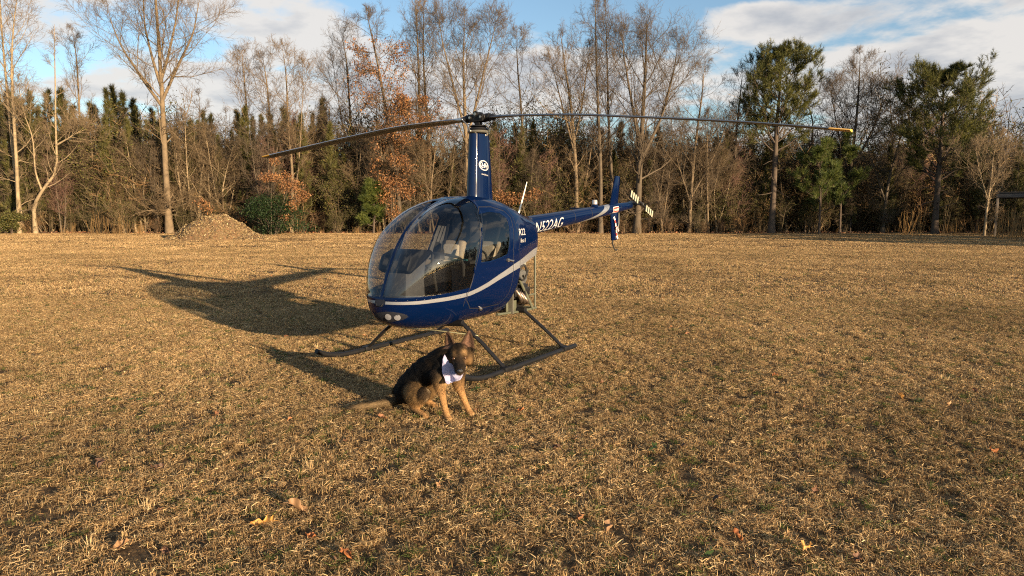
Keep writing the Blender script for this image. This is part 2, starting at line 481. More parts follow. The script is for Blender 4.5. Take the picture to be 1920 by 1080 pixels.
def weed(seed):
    rg = np.random.default_rng(seed); n = 16
    a = rg.uniform(0, 6.28, n); r = rg.uniform(0, .05, n); L_ = rg.uniform(.012, .028, n)
    c = np.stack([np.cos(a) * r, np.sin(a) * r, rg.uniform(.008, .035, n)], 1)
    u = np.stack([np.cos(a), np.sin(a), rg.uniform(-.2, .6, n)], 1) * L_[:, None]; v = np.stack([-np.sin(a), np.cos(a), rg.uniform(-.3, .3, n)], 1) * L_[:, None] * .4
    V = np.stack([c - u, c + v, c + u, c - v], 1).reshape(-1, 3); i = np.arange(n) * 4
    col = np.array((.05, .085, .018)) * rg.uniform(.6, 1.6, (n, 1))
    return np_mesh("weed", V, np.stack([i, i + 1, i + 2, i + 3], 1), color=np.repeat(col, 4, 0))
M_WEED = mat("weed_green", (.05, .08, .02), rough=.6, attr=True, translucent=.25)
wd = [weed(90 + i) for i in range(4)]
P = grid_pts(1.6, 12, .33); k = lump(P[:, 0] + 3, P[:, 1], 2.2) > .25; P = P[k & (rg.random(len(P)) < .3)]; n = len(P); s_ = rg.uniform(.5, 1.3, n)
scatter("weeds", P, wd, M_WEED, np.stack([s_] * 3, 1), np.stack([0 * s_, 0 * s_, rg.uniform(0, 6.28, n)], 1), rg.integers(0, 4, n),
        "small green clover and weeds showing between the dead grass")

# ---------------------------------------------------------------- dead leaves
def leaf_mesh(seed, lobes=5, curl=.5, L_=.11):
    """a curled, lobed dead leaf with a stalk"""
    rg = np.random.default_rng(seed); n = 22
    t = np.linspace(0, 1, n)
    wd_ = np.sin(np.pi * t ** .8) ** .7 * (.72 + .34 * np.cos(t * lobes * 2 * np.pi * .5 + rg.uniform(0, 1))) * L_ * .42 + .0012
    rows = []
    for s_ in (-1, -.5, 0, .5, 1):
        z = .5 * curl * L_ * (np.abs(s_) ** 1.6) * (.6 + .4 * np.sin(t * 5 + s_ * 2 + seed)) + .18 * L_ * np.sin(t * 3.3 + seed)
        rows.append(np.stack([t * L_ - L_ / 2 - .12 * L_ * abs(s_), s_ * wd_ * (1 - .25 * curl * abs(s_)), z], 1))
    V = np.concatenate(rows)
    Q = [[r * n + i, r * n + i + 1, (r + 1) * n + i + 1, (r + 1) * n + i] for r in range(4) for i in range(n - 1)]
    mb = MB().add(V, Q)
    st = np.array([[-L_ / 2, 0, V[2 * n, 2]], [-L_ * .62, .01 * L_, V[2 * n, 2] + .05 * L_], [-L_ * .8, .06 * L_, V[2 * n, 2] + .03 * L_]])
    mb.tube(st, [.0016, .0013, .0011], 5)
    return mb
LEAFM = [mat("leaf_ochre", (.62, .33, .085), rough=.6, var=.2, vscale=30, translucent=.25), mat("leaf_brown", (.24, .11, .045), rough=.65, var=.3, vscale=30, translucent=.2),
         mat("leaf_russet", (.33, .12, .04), rough=.65, var=.3, vscale=30, translucent=.2), mat("leaf_dark", (.075, .04, .025), rough=.7, var=.3, vscale=30), mat("leaf_tan", (.27, .155, .075), rough=.65, var=.25, vscale=30, translucent=.2)]
def fallen_leaf(px, py, L_, m, seed, label, group=None, tilt=(.15, -.1), rz=None, curl=.8, lobes=5, z=.030):
    o = leaf_mesh(seed, lobes, curl, L_ * .84).build("fallen_leaf", LEAFM[m])
    g = ground_at(px, py); o.location = (g.x, g.y, z)
    o.rotation_euler = (tilt[0], tilt[1], seed * 1.7 if rz is None else rz)
    tag(o, label, "leaf", group)
    return o
fallen_leaf(490, 990, .14, 0, 3, "bright ochre curled leaf lying on the grass at the bottom, left of the dog", "dead leaves on the grass", (-.55, .05), 3.25, .5, 5)
fallen_leaf(562, 963, .13, 4, 8, "pale brown folded leaf with an upright lobe, just behind the ochre leaf", "dead leaves on the grass", (-.6, .3), .5, .7, 4)
for px, py, L_, m, sd, lab in ((230, 1032, .075, 4, 4, "small pale brown leaf near the bottom left corner of the field"),
                               (1381, 1016, .07, 2, 5, "small russet leaf lying upright in the bottom right part of the grass"),
                               (1511, 1041, .085, 0, 6, "ochre leaf in the grass at the bottom right, beside a tuft"),
                               (652, 1054, .085, 2, 7, "red brown leaf in the grass at the bottom edge below the ochre leaf"),
                               (1293, 929, .07, 4, 9, "tan leaf on the grass right of centre in the foreground"),
                               (1086, 982, .08, 1, 10, "dull brown leaf between grass tufts in the lower middle of the field"),
                               (978, 776, .06, 2, 11, "russet leaf on the grass to the right of the dog's front paws"),
                               (1687, 750, .08, 0, 12, "pale orange leaf far out on the right side of the field"),
                               (1452, 710, .07, 2, 13, "small orange brown leaf on the right half of the field"),
                               (188, 880, .10, 3, 14, "dark crumpled leaf beside a pale grass tuft on the left"),
                               (300, 885, .10, 3, 15, "dark brown leaf close to the left grass tufts"),
                               (1862, 855, .09, 2, 17, "russet leaf near the right edge of the picture"),
                               (1046, 850, .09, 3, 18, "dark dead leaf in the grass below the near skid"),
                               (1455, 745, .08, 3, 19, "dark dead leaf standing in the grass on the right"),
                               (40, 835, .08, 3, 20, "dark brown leaf at the left edge of the picture"),
                               (1140, 1000, .08, 4, 21, "tan leaf in the lower middle, right of the dull brown leaf"),
                               (585, 1015, .06, 2, 22, "small striped russet leaf right of the ochre leaf")):
    fallen_leaf(px, py, L_, m, sd, lab, "dead leaves on the grass")
lm = [leaf_mesh(200 + i, 4 + i % 3, .6, .06) for i in range(6)]
def tint_mesh(mb, cols, seed):
    V = np.concatenate(mb.v); Q = np.concatenate(mb.q); c = np.array(cols)[seed % len(cols)]
    return np_mesh("dead_leaf", V, Q, color=np.tile(c, (len(V), 1)))
lm = [tint_mesh(b, [(.20, .09, .04), (.28, .12, .05), (.07, .04, .025), (.34, .2, .1), (.13, .06, .03), (.10, .05, .03)], i) for i, b in enumerate(lm)]
M_LITTER = mat("leaf_litter", (.2, .1, .05), rough=.7, attr=True)
P = grid_pts(2.0, 22, .8); P = P[rg.random(len(P)) < .55]; n = len(P); P[:, 2] = .025; s_ = rg.uniform(.4, 1.1, n)
scatter("leaf_litter", P, lm, M_LITTER, np.stack([s_] * 3, 1), np.stack([rg.normal(0, .5, n), rg.normal(0, .5, n), rg.uniform(0, 6.28, n)], 1), rg.integers(0, 6, n),
        "scattered small brown dead leaves caught in the grass")
xx = rg.uniform(-44, 44, 2600); yy = 51.5 + np.abs(rg.normal(0, 2.5, 2600)); n = len(xx); s_ = rg.uniform(1.5, 3.5, n)
scatter("leaf_litter", np.stack([xx, yy, .03 + 0 * xx], 1), lm, M_LITTER, np.stack([s_] * 3, 1), np.stack([rg.normal(0, .8, n), rg.normal(0, .8, n), rg.uniform(0, 6.28, n)], 1), rg.integers(0, 6, n),
        "reddish brown leaf litter along the foot of the wood")

# ---------------------------------------------------------------- trees
def norm(v): return v / (np.linalg.norm(v, axis=-1, keepdims=True) + 1e-9)
def grow(rg, PP, PR, k, t0, t1, ang, Lf, nseg, rf, up=.15, wander=.12, rmin=.004, dang=.22):
    """grow k children from each of the polylines PP (N, m, 3) with radii PR (N, m)"""
    N, m = PR.shape
    n = N * k
    par = np.repeat(np.arange(N), k)
    t = (np.tile(np.arange(k), N) + rg.uniform(0, 1, n)) / k * (t1 - t0) + t0
    s_ = t * (m - 1); i = np.minimum(s_.astype(int), m - 2); fr = (s_ - i)[:, None]
    P = PP[par, i] * (1 - fr) + PP[par, i + 1] * fr
    r = PR[par, i] * (1 - fr[:, 0]) + PR[par, i + 1] * fr[:, 0]
    T = norm(PP[par, i + 1] - PP[par, i])
    ref = np.where(np.abs(T[:, 2:3]) > .9, np.array([1., 0, 0]), np.array([0, 0, 1.]))
    U = norm(np.cross(T, ref)); W = np.cross(T, U)
    phi = np.tile(np.arange(k), N) * 2.4 + rg.uniform(0, 6.28, N)[par] + rg.normal(0, .5, n)
    a = ang + rg.normal(0, dang, n)
    d = np.cos(a)[:, None] * T + np.sin(a)[:, None] * (np.cos(phi)[:, None] * U + np.sin(phi)[:, None] * W)
    plen = np.linalg.norm(np.diff(PP, axis=1), axis=2).sum(1)[par]
    L = Lf(t, plen, rg, n)
    step = (L / nseg)[:, None]
    out = [P]
    for q in range(nseg):
        d = norm(d + rg.normal(0, wander, (n, 3)) + np.array([0, 0, up]))
        P = P + d * step; out.append(P)
    OP = np.stack(out, 1)
    r0 = np.maximum(np.minimum(r * rf, r * .85), rmin)
    OR = r0[:, None] * np.linspace(1, .25, nseg + 1)[None] + rmin * .3
    return OP, OR
def tubes(PP, PR, k):
    N, m, _ = PP.shape
    d = norm(np.gradient(PP, axis=1))
    ref = np.where(np.abs(d[:, :1, 2:3]) > .85, np.array([1., 0.1, 0]), np.array([0.1, 0, 1.]))
    U = norm(np.cross(d, np.broadcast_to(ref, d.shape))); W = np.cross(d, U)
    a = np.arange(k) * 2 * np.pi / k
    V = PP[:, :, None] + PR[:, :, None, None] * (np.cos(a)[:, None] * U[:, :, None] + np.sin(a)[:, None] * W[:, :, None])
    b = (np.arange(N)[:, None, None] * m + np.arange(m - 1)[None, :, None]) * k
    j = np.arange(k)[None, None]; j2 = (j + 1) % k
    Q = np.stack([b + j, b + j2, b + k + j2, b + k + j], -1).reshape(-1, 4)
    return V.reshape(-1, 3), Q
def twigs(PP, PR):
    """thin three-sided spikes, one triangle a side"""
    N = len(PP); p, q = PP[:, 0], PP[:, -1]
    d = norm(q - p); ref = np.where(np.abs(d[:, 2:3]) > .85, np.array([1., 0, 0]), np.array([0, 0, 1.]))
    U = norm(np.cross(d, ref)); W = np.cross(d, U); r = PR[:, :1]
    V = np.stack([p + r * U, p + r * (-.5 * U + .87 * W), p + r * (-.5 * U - .87 * W), q], 1).reshape(-1, 3)
    i = np.arange(N) * 4
    return V, np.concatenate([np.stack([i, i + 1, i + 3], 1), np.stack([i + 1, i + 2, i + 3], 1), np.stack([i + 2, i, i + 3], 1)])
def join(parts):
    V, Q, T, n = [], [], [], 0
    for v, q, t in parts:
        V.append(v)
        if q is not None: Q.append(q + n)
        if t is not None: T.append(t + n)
        n += len(v)
    return np.concatenate(V), (np.concatenate(Q) if Q else None), (np.concatenate(T) if T else None)
def spline(pts, m):
    pts = np.asarray(pts, float); k = len(pts)
    t = np.linspace(0, k - 1, m); i = np.minimum(t.astype(int), k - 2); f = (t - i)[:, None]
    P = np.concatenate([pts[:1] * 2 - pts[1:2], pts, pts[-1:] * 2 - pts[-2:-1]])
    a, b, c, d = P[i], P[i + 1], P[i + 2], P[i + 3]
    return .5 * (2 * b + (c - a) * f + (2 * a - 5 * b + 4 * c - d) * f ** 2 + (3 * b - a - 3 * c + d) * f ** 3)

BARK = {
    'pale': mat("bark_pale", (.24, .182, .108), rough=.85, var=.35, vscale=3, bump=.5, bscale=20),
    'tan': mat("bark_tan", (.145, .106, .063), rough=.9, var=.35, vscale=3, bump=.6, bscale=18),
    'grey': mat("bark_grey", (.085, .065, .043), rough=.9, var=.3, vscale=3, bump=.6, bscale=18),
    'dark': mat("bark_dark", (.075, .055, .04), rough=.95, var=.3, vscale=4, bump=.7, bscale=14),
}
TWIG = {
    'pale': mat("twig_pale", (.17, .122, .070), rough=.9), 'tan': mat("twig_tan", (.130, .090, .048), rough=.9),
    'grey': mat("twig_grey", (.088, .064, .040), rough=.9), 'dark': mat("twig_dark", (.085, .062, .046), rough=.9),
    'red': mat("twig_red", (.17, .095, .07), rough=.9),
}
def leaf_cards(rg, C, D, size, cols, k=1, spread=.1):
    """small leaf-shaped faces round the points C"""
    n = len(C) * k
    c = np.repeat(C, k, 0) + rg.normal(0, spread, (n, 3))
    u = norm(rg.normal(0, 1, (n, 3)) + np.repeat(D, k, 0) * .5 + np.array([0, 0, -.35])); w = norm(np.cross(u, rg.normal(0, 1, (n, 3))))
    s_ = (size * rg.uniform(.6, 1.25, n))[:, None]
    V = np.stack([c - u * s_ * .5, c + w * s_ * .28, c + u * s_ * .5, c - w * s_ * .28], 1).reshape(-1, 3)
    i = np.arange(n) * 4
    col = np.asarray(cols)[rg.integers(0, len(cols), n)] * rg.uniform(.7, 1.3, (n, 1))
    return V, np.stack([i, i + 1, i + 2, i + 3], 1), np.repeat(col, 4, 0)
def crown_profile(kind):
    if kind == 'oval': return lambda t: .45 + 1.0 * np.sin(np.pi * np.clip(t * .85 + .12, 0, 1)) ** 1.0
    if kind == 'poplar': return lambda t: 1.0 - .6 * t
    if kind == 'fan': return lambda t: 1.25 - .55 * t
    return lambda t: np.ones_like(t)
def bare_tree_parts(seed, leaders, r0, limbs=22, t0=.3, Lmax=4.5, ang=.75, up=.16, kind='oval', k2=7, k3=6, k4=4, wander=.10, low=0, tw=1.0):
    """leaders: list of polylines in metres, relative to the base; returns trunk and crown geometry and twig tips"""
    rg = np.random.default_rng(seed)
    m = 14
    LP = np.stack([spline(l, m) for l in leaders])
    H = max(l[-1][2] for l in LP)
    jit = np.cumsum(rg.normal(0, .018 * 1.0, LP.shape), 1) * np.linspace(0, 1, m)[None, :, None] * np.array([1, 1, .2])
    LP = LP + jit
    t = np.linspace(0, 1, m)
    LR = []
    for q, l in enumerate(leaders):
        rr = r0 if q == 0 or l[0][2] < .2 else r0 * .50
        z0 = l[0][2] / H
        LR.append(rr * ((1 - t) ** .85 * .94 + .06) * (1 + (.45 * np.exp(-t * 26) if l[0][2] < .2 else 0)))
    LR = np.stack(LR)
    pf = crown_profile(kind)
    tot = np.linalg.norm(np.diff(LP, axis=1), axis=2).sum(1)
    B1, R1 = grow(rg, LP, LR, limbs, t0, .985, ang, lambda t, pl, g, n: Lmax * pf((t - t0) / (1 - t0)) * g.uniform(.55, 1.1, n) * (1 - .55 * t ** 3), 6, .33, up, wander, .008)
    if low:
        Bl, Rl = grow(rg, LP[:1], LR[:1], low, .06, t0, 1.25, lambda t, pl, g, n: Lmax * .55 * g.uniform(.5, 1.1, n), 6, .22, .02, .16, .010)
        B1 = np.concatenate([B1, Bl]); R1 = np.concatenate([R1, Rl])
    B2, R2 = grow(rg, B1, R1, k2, .18, .98, .72, lambda t, pl, g, n: pl * (.52 - .22 * t) * g.uniform(.6, 1.15, n), 4, .55, .10, .14, .008 * tw)
    B3, R3 = grow(rg, B2, R2, k3, .15, 1.0, .70, lambda t, pl, g, n: (pl * .42 + .15) * g.uniform(.6, 1.2, n), 2, .6, .08, .16, .0052 * tw)
    trunk = join([(*tubes(LP, LR, 9), None), (*tubes(B1, R1, 5), None)])
    crown = [(*tubes(B2, R2, 3), None), (*tubes(B3, R3, 3), None)]
    if k4:
        B4, R4 = grow(rg, B3, R3, k4, .2, 1.0, .65, lambda t, pl, g, n: (pl * .45 + .10) * g.uniform(.6, 1.2, n), 1, .7, .06, .1, .0042 * tw)
        v, tr = twigs(B4, R4); crown.append((v, None, tr))
    return trunk, join(crown), (B2, B3)
def px_line(pts, Y, base):
    return [tuple(np.array(at(px, py, Y + dy)) - np.array(base)) for px, py, dy in [(p + (0,))[:3] for p in pts]]
def place_tree(name, label, cat, trunk, crown, bark, twig, loc, group=None, extra=None, rz=0):
    r = empty(name, loc, rz); tag(r, label, cat, group)
    link_mesh("trunk", np_mesh("trunk", *trunk), bark, r)
    link_mesh("crown", np_mesh("crown", *crown), twig, r)
    return r
def bare(label, leaders_px, Y, r0, bark='tan', twig=None, name="bare_tree", cat="tree", seed=1, group="bare trees along the edge of the wood", leaves=None, **k):
    k['ang'] = k.get('ang', .75) + .14; k['up'] = k.get('up', .16) * .75; k['t0'] = max(.1, k.get('t0', .3) - .05); k['limbs'] = k.get('limbs', 22) + 3
    x0, y0 = leaders_px[0][0][:2]
    b = at(x0, y0, Y); base = (b.x, Y, 0)
    ls = []
    for q, l in enumerate(leaders_px):
        pl = px_line(l, Y, base)
        if q == 0 or l[0][1] > 425: pl[0] = (pl[0][0], pl[0][1], -.15)
        ls.append(pl)
    tr, cr, (B2, B3) = bare_tree_parts(seed, ls, r0, **k)
    r = place_tree(name, label, cat, tr, cr, BARK[bark], TWIG[twig or bark], base, group)
    if leaves:
        rg = np.random.default_rng(seed + 999)
        tips = np.concatenate([B3[:, -1], B3[:, 1], B2[:, -1], B2[:, 2]])
        dd = np.concatenate([norm(B3[:, -1] - B3[:, 0])] * 2 + [norm(B2[:, -1] - B2[:, 0])] * 2)
        z0, z1, frac, size, kk, mt = leaves
        # leaves hang on in clusters, with bare gaps between
        cl = np.sin(tips[:, 0] * 2.3 + seed) + np.sin(tips[:, 2] * 1.9 + 1.3 * tips[:, 1]) + np.sin(tips[:, 1] * 2.7 + tips[:, 2])
        kp = (tips[:, 2] > z0) & (tips[:, 2] < z1) & (cl > np.quantile(cl, 1 - frac))
        v, q, c = leaf_cards(rg, tips[kp], dd[kp], size, LEAFCOL, kk, .16)
        link_mesh("leaves", np_mesh("leaves", v, q, color=c, smooth=False), mt, r)
    return r
LEAFCOL = [(.27, .125, .045), (.21, .09, .035), (.33, .165, .06), (.15, .068, .030), (.25, .135, .06)]
M_OAKLEAF = mat("oak_leaf_dry", (.3, .13, .05), rough=.7, attr=True, translucent=.3)

bare("leftmost pale trunked tree at the left edge of the wood", [[(42, 432), (26, 300), (12, 160), (2, 20), (0, -40)]], 52, .14, 'pale', seed=11, limbs=20, t0=.35, Lmax=3.2, ang=.6, low=5)
bare("second pale slender tree from the left edge, straight trunk reaching the top", [[(36, 434), (30, 290), (22, 160), (24, 60), (36, -30)]], 51, .14, 'pale', seed=12, limbs=22, t0=.3, Lmax=3.4, ang=.6, low=4)
bare("crooked pale tree with an elbow bend low in its trunk, left part of the wood",
     [[(66, 424), (64, 390), (80, 355), (104, 318), (102, 240), (100, 130), (98, 45)], [(78, 356), (66, 320), (60, 260), (44, 210), (32, 150)], [(106, 272), (130, 258), (158, 240)]],
     51.5, .15, 'pale', seed=13, limbs=11, t0=.36, Lmax=2.2, ang=.55, k3=6)
bare("thin straight bare tree between the crooked pale tree and the big forked tree", [[(165, 420), (158, 320), (150, 220), (145, 120), (138, 60)]], 56, .14, 'tan', seed=14, limbs=18, t0=.3, Lmax=2.4, ang=.6, low=3)
bare("big bare tree with a straight thick trunk that forks high up, behind the chip pile",
     [[(318, 436), (312, 340), (306, 230), (302, 150), (296, 60), (288, -50), (285, -130)], [(302, 150), (316, 100), (330, 30), (340, -60)], [(303, 165), (285, 110), (268, 40), (262, -60)], [(304, 190), (335, 120), (362, 60), (378, -20)], [(304, 200), (262, 140), (225, 80), (200, 10)]],
     52, .25, 'tan', 'tan', seed=15, limbs=8, t0=.16, Lmax=4.0, ang=.70, k2=10, k3=7, k4=4, low=12, up=.10)
bare("slender bare tree just right of the big forked tree", [[(470, 400), (468, 320), (464, 230), (458, 150), (452, 95)]], 55, .13, 'tan', seed=16, limbs=20, t0=.3, Lmax=2.6, ang=.6)
bare("slim tree with a few brown leaves, behind the left rotor blade", [[(516, 420), (512, 330), (508, 240), (500, 150), (494, 110)]], 54, .14, 'tan', seed=17, limbs=20, t0=.28, Lmax=2.7, ang=.6, leaves=(2, 8, .06, .13, 2, M_OAKLEAF))
bare("twin stemmed bare tree behind the left rotor blade tip", [[(546, 420), (548, 330), (540, 240), (536, 150), (528, 92)], [(548, 420), (560, 300), (566, 200), (572, 120)]], 53, .14, 'tan', seed=18, limbs=16, t0=.3, Lmax=3.0, ang=.62)
bare("grey bare tree left of the brown leaved oak", [[(668, 420), (664, 330), (656, 220), (650, 120), (640, 60)], [(664, 330), (640, 220), (622, 110)]], 56, .16, 'grey', seed=19, limbs=20, t0=.3, Lmax=3.2, ang=.6)
bare("oak still holding rusty brown leaves, left of the rotor mast", [[(752, 424), (744, 340), (728, 230), (712, 140), (696, 60), (690, 30)], [(744, 330), (760, 260), (770, 200)]], 52.5, .17, 'grey', name="oak_tree",
     seed=20, group=None, limbs=26, t0=.12, Lmax=2.9, ang=.85, up=.06, k3=7, leaves=(1.0, 14.5, .72, .16, 3, M_OAKLEAF))
bare("tall thin bare tree reaching the top just right of the rusty oak", [[(792, 425), (790, 300), (786, 180), (782, 80), (776, -40)]], 54, .17, 'tan', seed=21, limbs=24, t0=.32, Lmax=2.8, ang=.5)
bare("second tall thin bare tree right of the rusty oak, partner of the first", [[(812, 425), (806, 300), (798, 180), (794, 80), (796, -10)]], 55, .16, 'tan', seed=22, limbs=24, t0=.32, Lmax=2.8, ang=.5)
bare("broad crowned bare tree rising right behind the rotor hub", [[(880, 425), (876, 320), (872, 210), (870, 120), (872, 30)], [(876, 260), (896, 180), (918, 90), (930, 40)], [(874, 250), (852, 170), (832, 90), (822, 40)]],
     52.5, .21, 'tan', 'grey', seed=23, limbs=17, t0=.2, Lmax=3.6, ang=.65, k2=9, k3=7, k4=5, low=6)
bare("bare tree between the rotor hub and the pale twin trunks", [[(986, 425), (984, 330), (978, 220), (970, 120), (968, 70)]], 55, .15, 'grey', seed=24, limbs=24, t0=.22, Lmax=3.3, ang=.65, low=5)
bare("forked bare tree behind the right rotor blade, first right of the antenna", [[(1082, 425), (1080, 330), (1072, 220), (1060, 130), (1050, 62)], [(1076, 270), (1094, 180), (1104, 90)], [(1078, 290), (1052, 190), (1034, 110)]], 53, .18, 'tan', seed=25, limbs=16, t0=.25, Lmax=3.0, ang=.62, low=4)
bare("tall straight bare trunk above the tail boom, left one of the pair", [[(1126, 430), (1126, 330), (1122, 220), (1118, 110), (1114, -20)]], 52, .18, 'grey', seed=26, limbs=24, t0=.34, Lmax=3.0, ang=.5)
bare("tall straight bare trunk above the tail boom, right one of the pair", [[(1150, 430), (1147, 330), (1142, 220), (1140, 110), (1136, -10)]], 53, .16, 'grey', seed=27, limbs=24, t0=.34, Lmax=3.0, ang=.5)
bare("stout dark trunked bare tree directly behind the tail rotor, round crown", [[(1194, 434), (1198, 350), (1202, 270), (1208, 180), (1212, 100), (1214, 34)], [(1202, 300), (1240, 220), (1262, 140), (1272, 80)], [(1202, 290), (1186, 200), (1172, 120), (1166, 60)]],
     51.5, .27, 'grey', seed=28, limbs=17, t0=.16, Lmax=3.9, ang=.72, k2=9, k3=7, k4=5, low=7)
bare("low spreading bare tree between the tail rotor and the tall pine", [[(1292, 432), (1296, 360), (1306, 260), (1316, 180), (1322, 120)], [(1294, 380), (1268, 290), (1256, 210)], [(1296, 370), (1340, 290), (1366, 220)]], 53, .15, 'tan', 'grey', seed=29, limbs=18, t0=.15, Lmax=3.0, ang=.8, low=6)
bare("slim bare tree close to the left side of the tall pine", [[(1374, 430), (1376, 350), (1380, 260), (1388, 180), (1392, 140)]], 55, .14, 'grey', seed=30, limbs=22, t0=.2, Lmax=2.9, ang=.75, low=5)
bare("bare tree with a round fine twigged crown between the two tall pines", [[(1578, 432), (1592, 340), (1604, 250), (1612, 170), (1616, 100)], [(1592, 330), (1570, 240), (1556, 160)], [(1596, 320), (1642, 230), (1664, 160)]],
     54, .19, 'grey', seed=31, limbs=19, t0=.18, Lmax=3.4, ang=.72, k2=9, k3=8, k4=5, low=5)
bare("twiggy leaning bare tree left of the right hand pine", [[(1654, 432), (1664, 350), (1684, 270), (1700, 200)], [(1660, 380), (1632, 290), (1622, 230)]], 53, .14, 'grey', seed=32, limbs=20, t0=.12, Lmax=3.2, ang=.85, low=6)
bare("small pale bare tree with upswept branches left of the open shed", [[(1846, 436), (1850, 390), (1856, 340), (1860, 290), (1872, 250)], [(1851, 372), (1838, 320), (1832, 270)], [(1852, 365), (1880, 315), (1896, 280)]], 46, .09, 'pale', seed=33, limbs=12, t0=.12, Lmax=1.8, ang=.6, k2=6, k3=5)

# ---- pines
NEEDLE = [(.066, .074, .016), (.048, .054, .013), (.090, .094, .020), (.125, .120, .028)]
NEEDLE_Y = [(.085, .105, .020), (.065, .090, .018), (.11, .125, .028), (.045, .070, .016)]
M_NEEDLE = mat("pine_needles", (.04, .06, .015), rough=.55, attr=True, translucent=.15, spec=.3)
def tufts(rg, C, D, m, L_, w, cols, cone=1.1):
    n = len(C) * m
    c = np.repeat(C, m, 0); d = np.repeat(D, m, 0)
    v = norm(d + rg.normal(0, cone * .55, (n, 3)))
    s_ = norm(np.cross(v, rg.normal(0, 1, (n, 3))))
    l = (L_ * rg.uniform(.6, 1.15, n))[:, None]
    c = c + d * (rg.uniform(-.35, .25, n) * L_)[:, None]
    V = np.stack([c - s_ * w / 2, c + s_ * w / 2, c + v * l], 1).reshape(-1, 3)
    i = np.arange(n) * 3
    cc = np.asarray(cols)[rg.integers(0, len(cols), len(C))] * rg.uniform(.75, 1.25, (len(C), 1))
    return V, np.stack([i, i + 1, i + 2], 1), np.repeat(cc, m * 3, 0)
def tall_pine(label, line, Y, r0, seed, t0, Lmax, cols=NEEDLE, limbs=34, dead=8, profile=None, flat=0.0, m=9):
    rg = np.random.default_rng(seed)
    b = at(*line[0], Y); base = (b.x, Y, 0)
    pl = px_line(line, Y, base); pl[0] = (pl[0][0], pl[0][1], -.15)
    LP = spline(pl, 16)[None]; t = np.linspace(0, 1, 16)
    LR = (r0 * ((1 - t) ** .8 * .93 + .07) * (1 + .4 * np.exp(-t * 30)))[None]
    pf = profile or (lambda u: np.sin(np.pi * np.clip(u * .8 + .2, 0, 1)) ** .6)
    B1, R1 = grow(rg, LP, LR, limbs, t0, .995, 1.2, lambda t, p, g, n: Lmax * pf((t - t0) / (1 - t0)) * g.uniform(.65, 1.1, n), 6, .34, .10, .10, .014, .25)
    Bd, Rd = grow(rg, LP, LR, dead, t0 * .45, t0, 1.5, lambda t, p, g, n: Lmax * .4 * g.uniform(.4, 1.1, n), 4, .18, -.03, .16, .010)
    B2, R2 = grow(rg, B1, R1, 8, .30, 1.0, .75, lambda t, p, g, n: p * (.42 - .18 * t) * g.uniform(.6, 1.2, n), 4, .5, .14, .12, .008)
    B3, R3 = grow(rg, B2, R2, 6, .3, 1.0, .6, lambda t, p, g, n: (p * .38 + .12) * g.uniform(.6, 1.2, n), 2, .6, .16, .12, .006)
    trunk = join([(*tubes(LP, LR, 10), None), (*tubes(B1, R1, 5), None), (*tubes(Bd, Rd, 4), None), (*tubes(B2, R2, 3), None), (*tubes(B3, R3, 3), None)])
    C = np.concatenate([B2[:, -1], B2[:, 3], B3[:, -1], B3[:, 1]])
    D = np.concatenate([norm(B2[:, -1] - B2[:, -2])] * 2 + [norm(B3[:, -1] - B3[:, -2])] * 2); D = norm(D + np.array([0, 0, .35]))
    nv, nt, nc = tufts(rg, C, D, m + 5, .34, .022, cols)
    r = empty("pine_tree", base); tag(r, label, "pine tree", None)
    link_mesh("trunk", np_mesh("trunk", *trunk), BARK['dark'], r)
    link_mesh("crown", np_mesh("crown", nv, None, nt, color=nc, smooth=False), M_NEEDLE, r)
    return r
tall_pine("tall dark pine with a bare lower trunk, right of the rotor blade", [(1446, 434), (1452, 330), (1456, 240), (1462, 170), (1466, 104)], 52, .24, 41, .34, 3.7, limbs=46, dead=12, m=9)
tall_pine("broad dark pine near the right edge, left of the open shed", [(1752, 436), (1758, 350), (1764, 270), (1768, 200), (1770, 150)], 50, .23, 42, .26, 4.1, limbs=50, dead=12, m=9)
def bushy_pine(label, x, ybase, ytop, Y, seed, w, cols=NEEDLE_Y, t0=.12, limbs=22):
    return tall_pine(label, [(x, ybase), (x + 2, (ybase + ytop) / 2), (x, ytop)], Y, .09, seed, t0, w, cols, limbs=limbs, dead=2, profile=lambda u: 1.05 - .6 * u, m=8)
bushy_pine("sunlit yellow green bushy pine at the foot of the tall pine", 1536, 432, 285, 51.0, 43, 3.0, limbs=15, t0=.16)
bushy_pine("low yellow green pine with loose branches close behind the bushy one", 1575, 432, 262, 52.2, 46, 2.4, limbs=13, t0=.22)
bushy_pine("small yellow green pine bush beside the rusty oak, left of the windscreen", 700, 432, 350, 50.8, 44, 1.2)

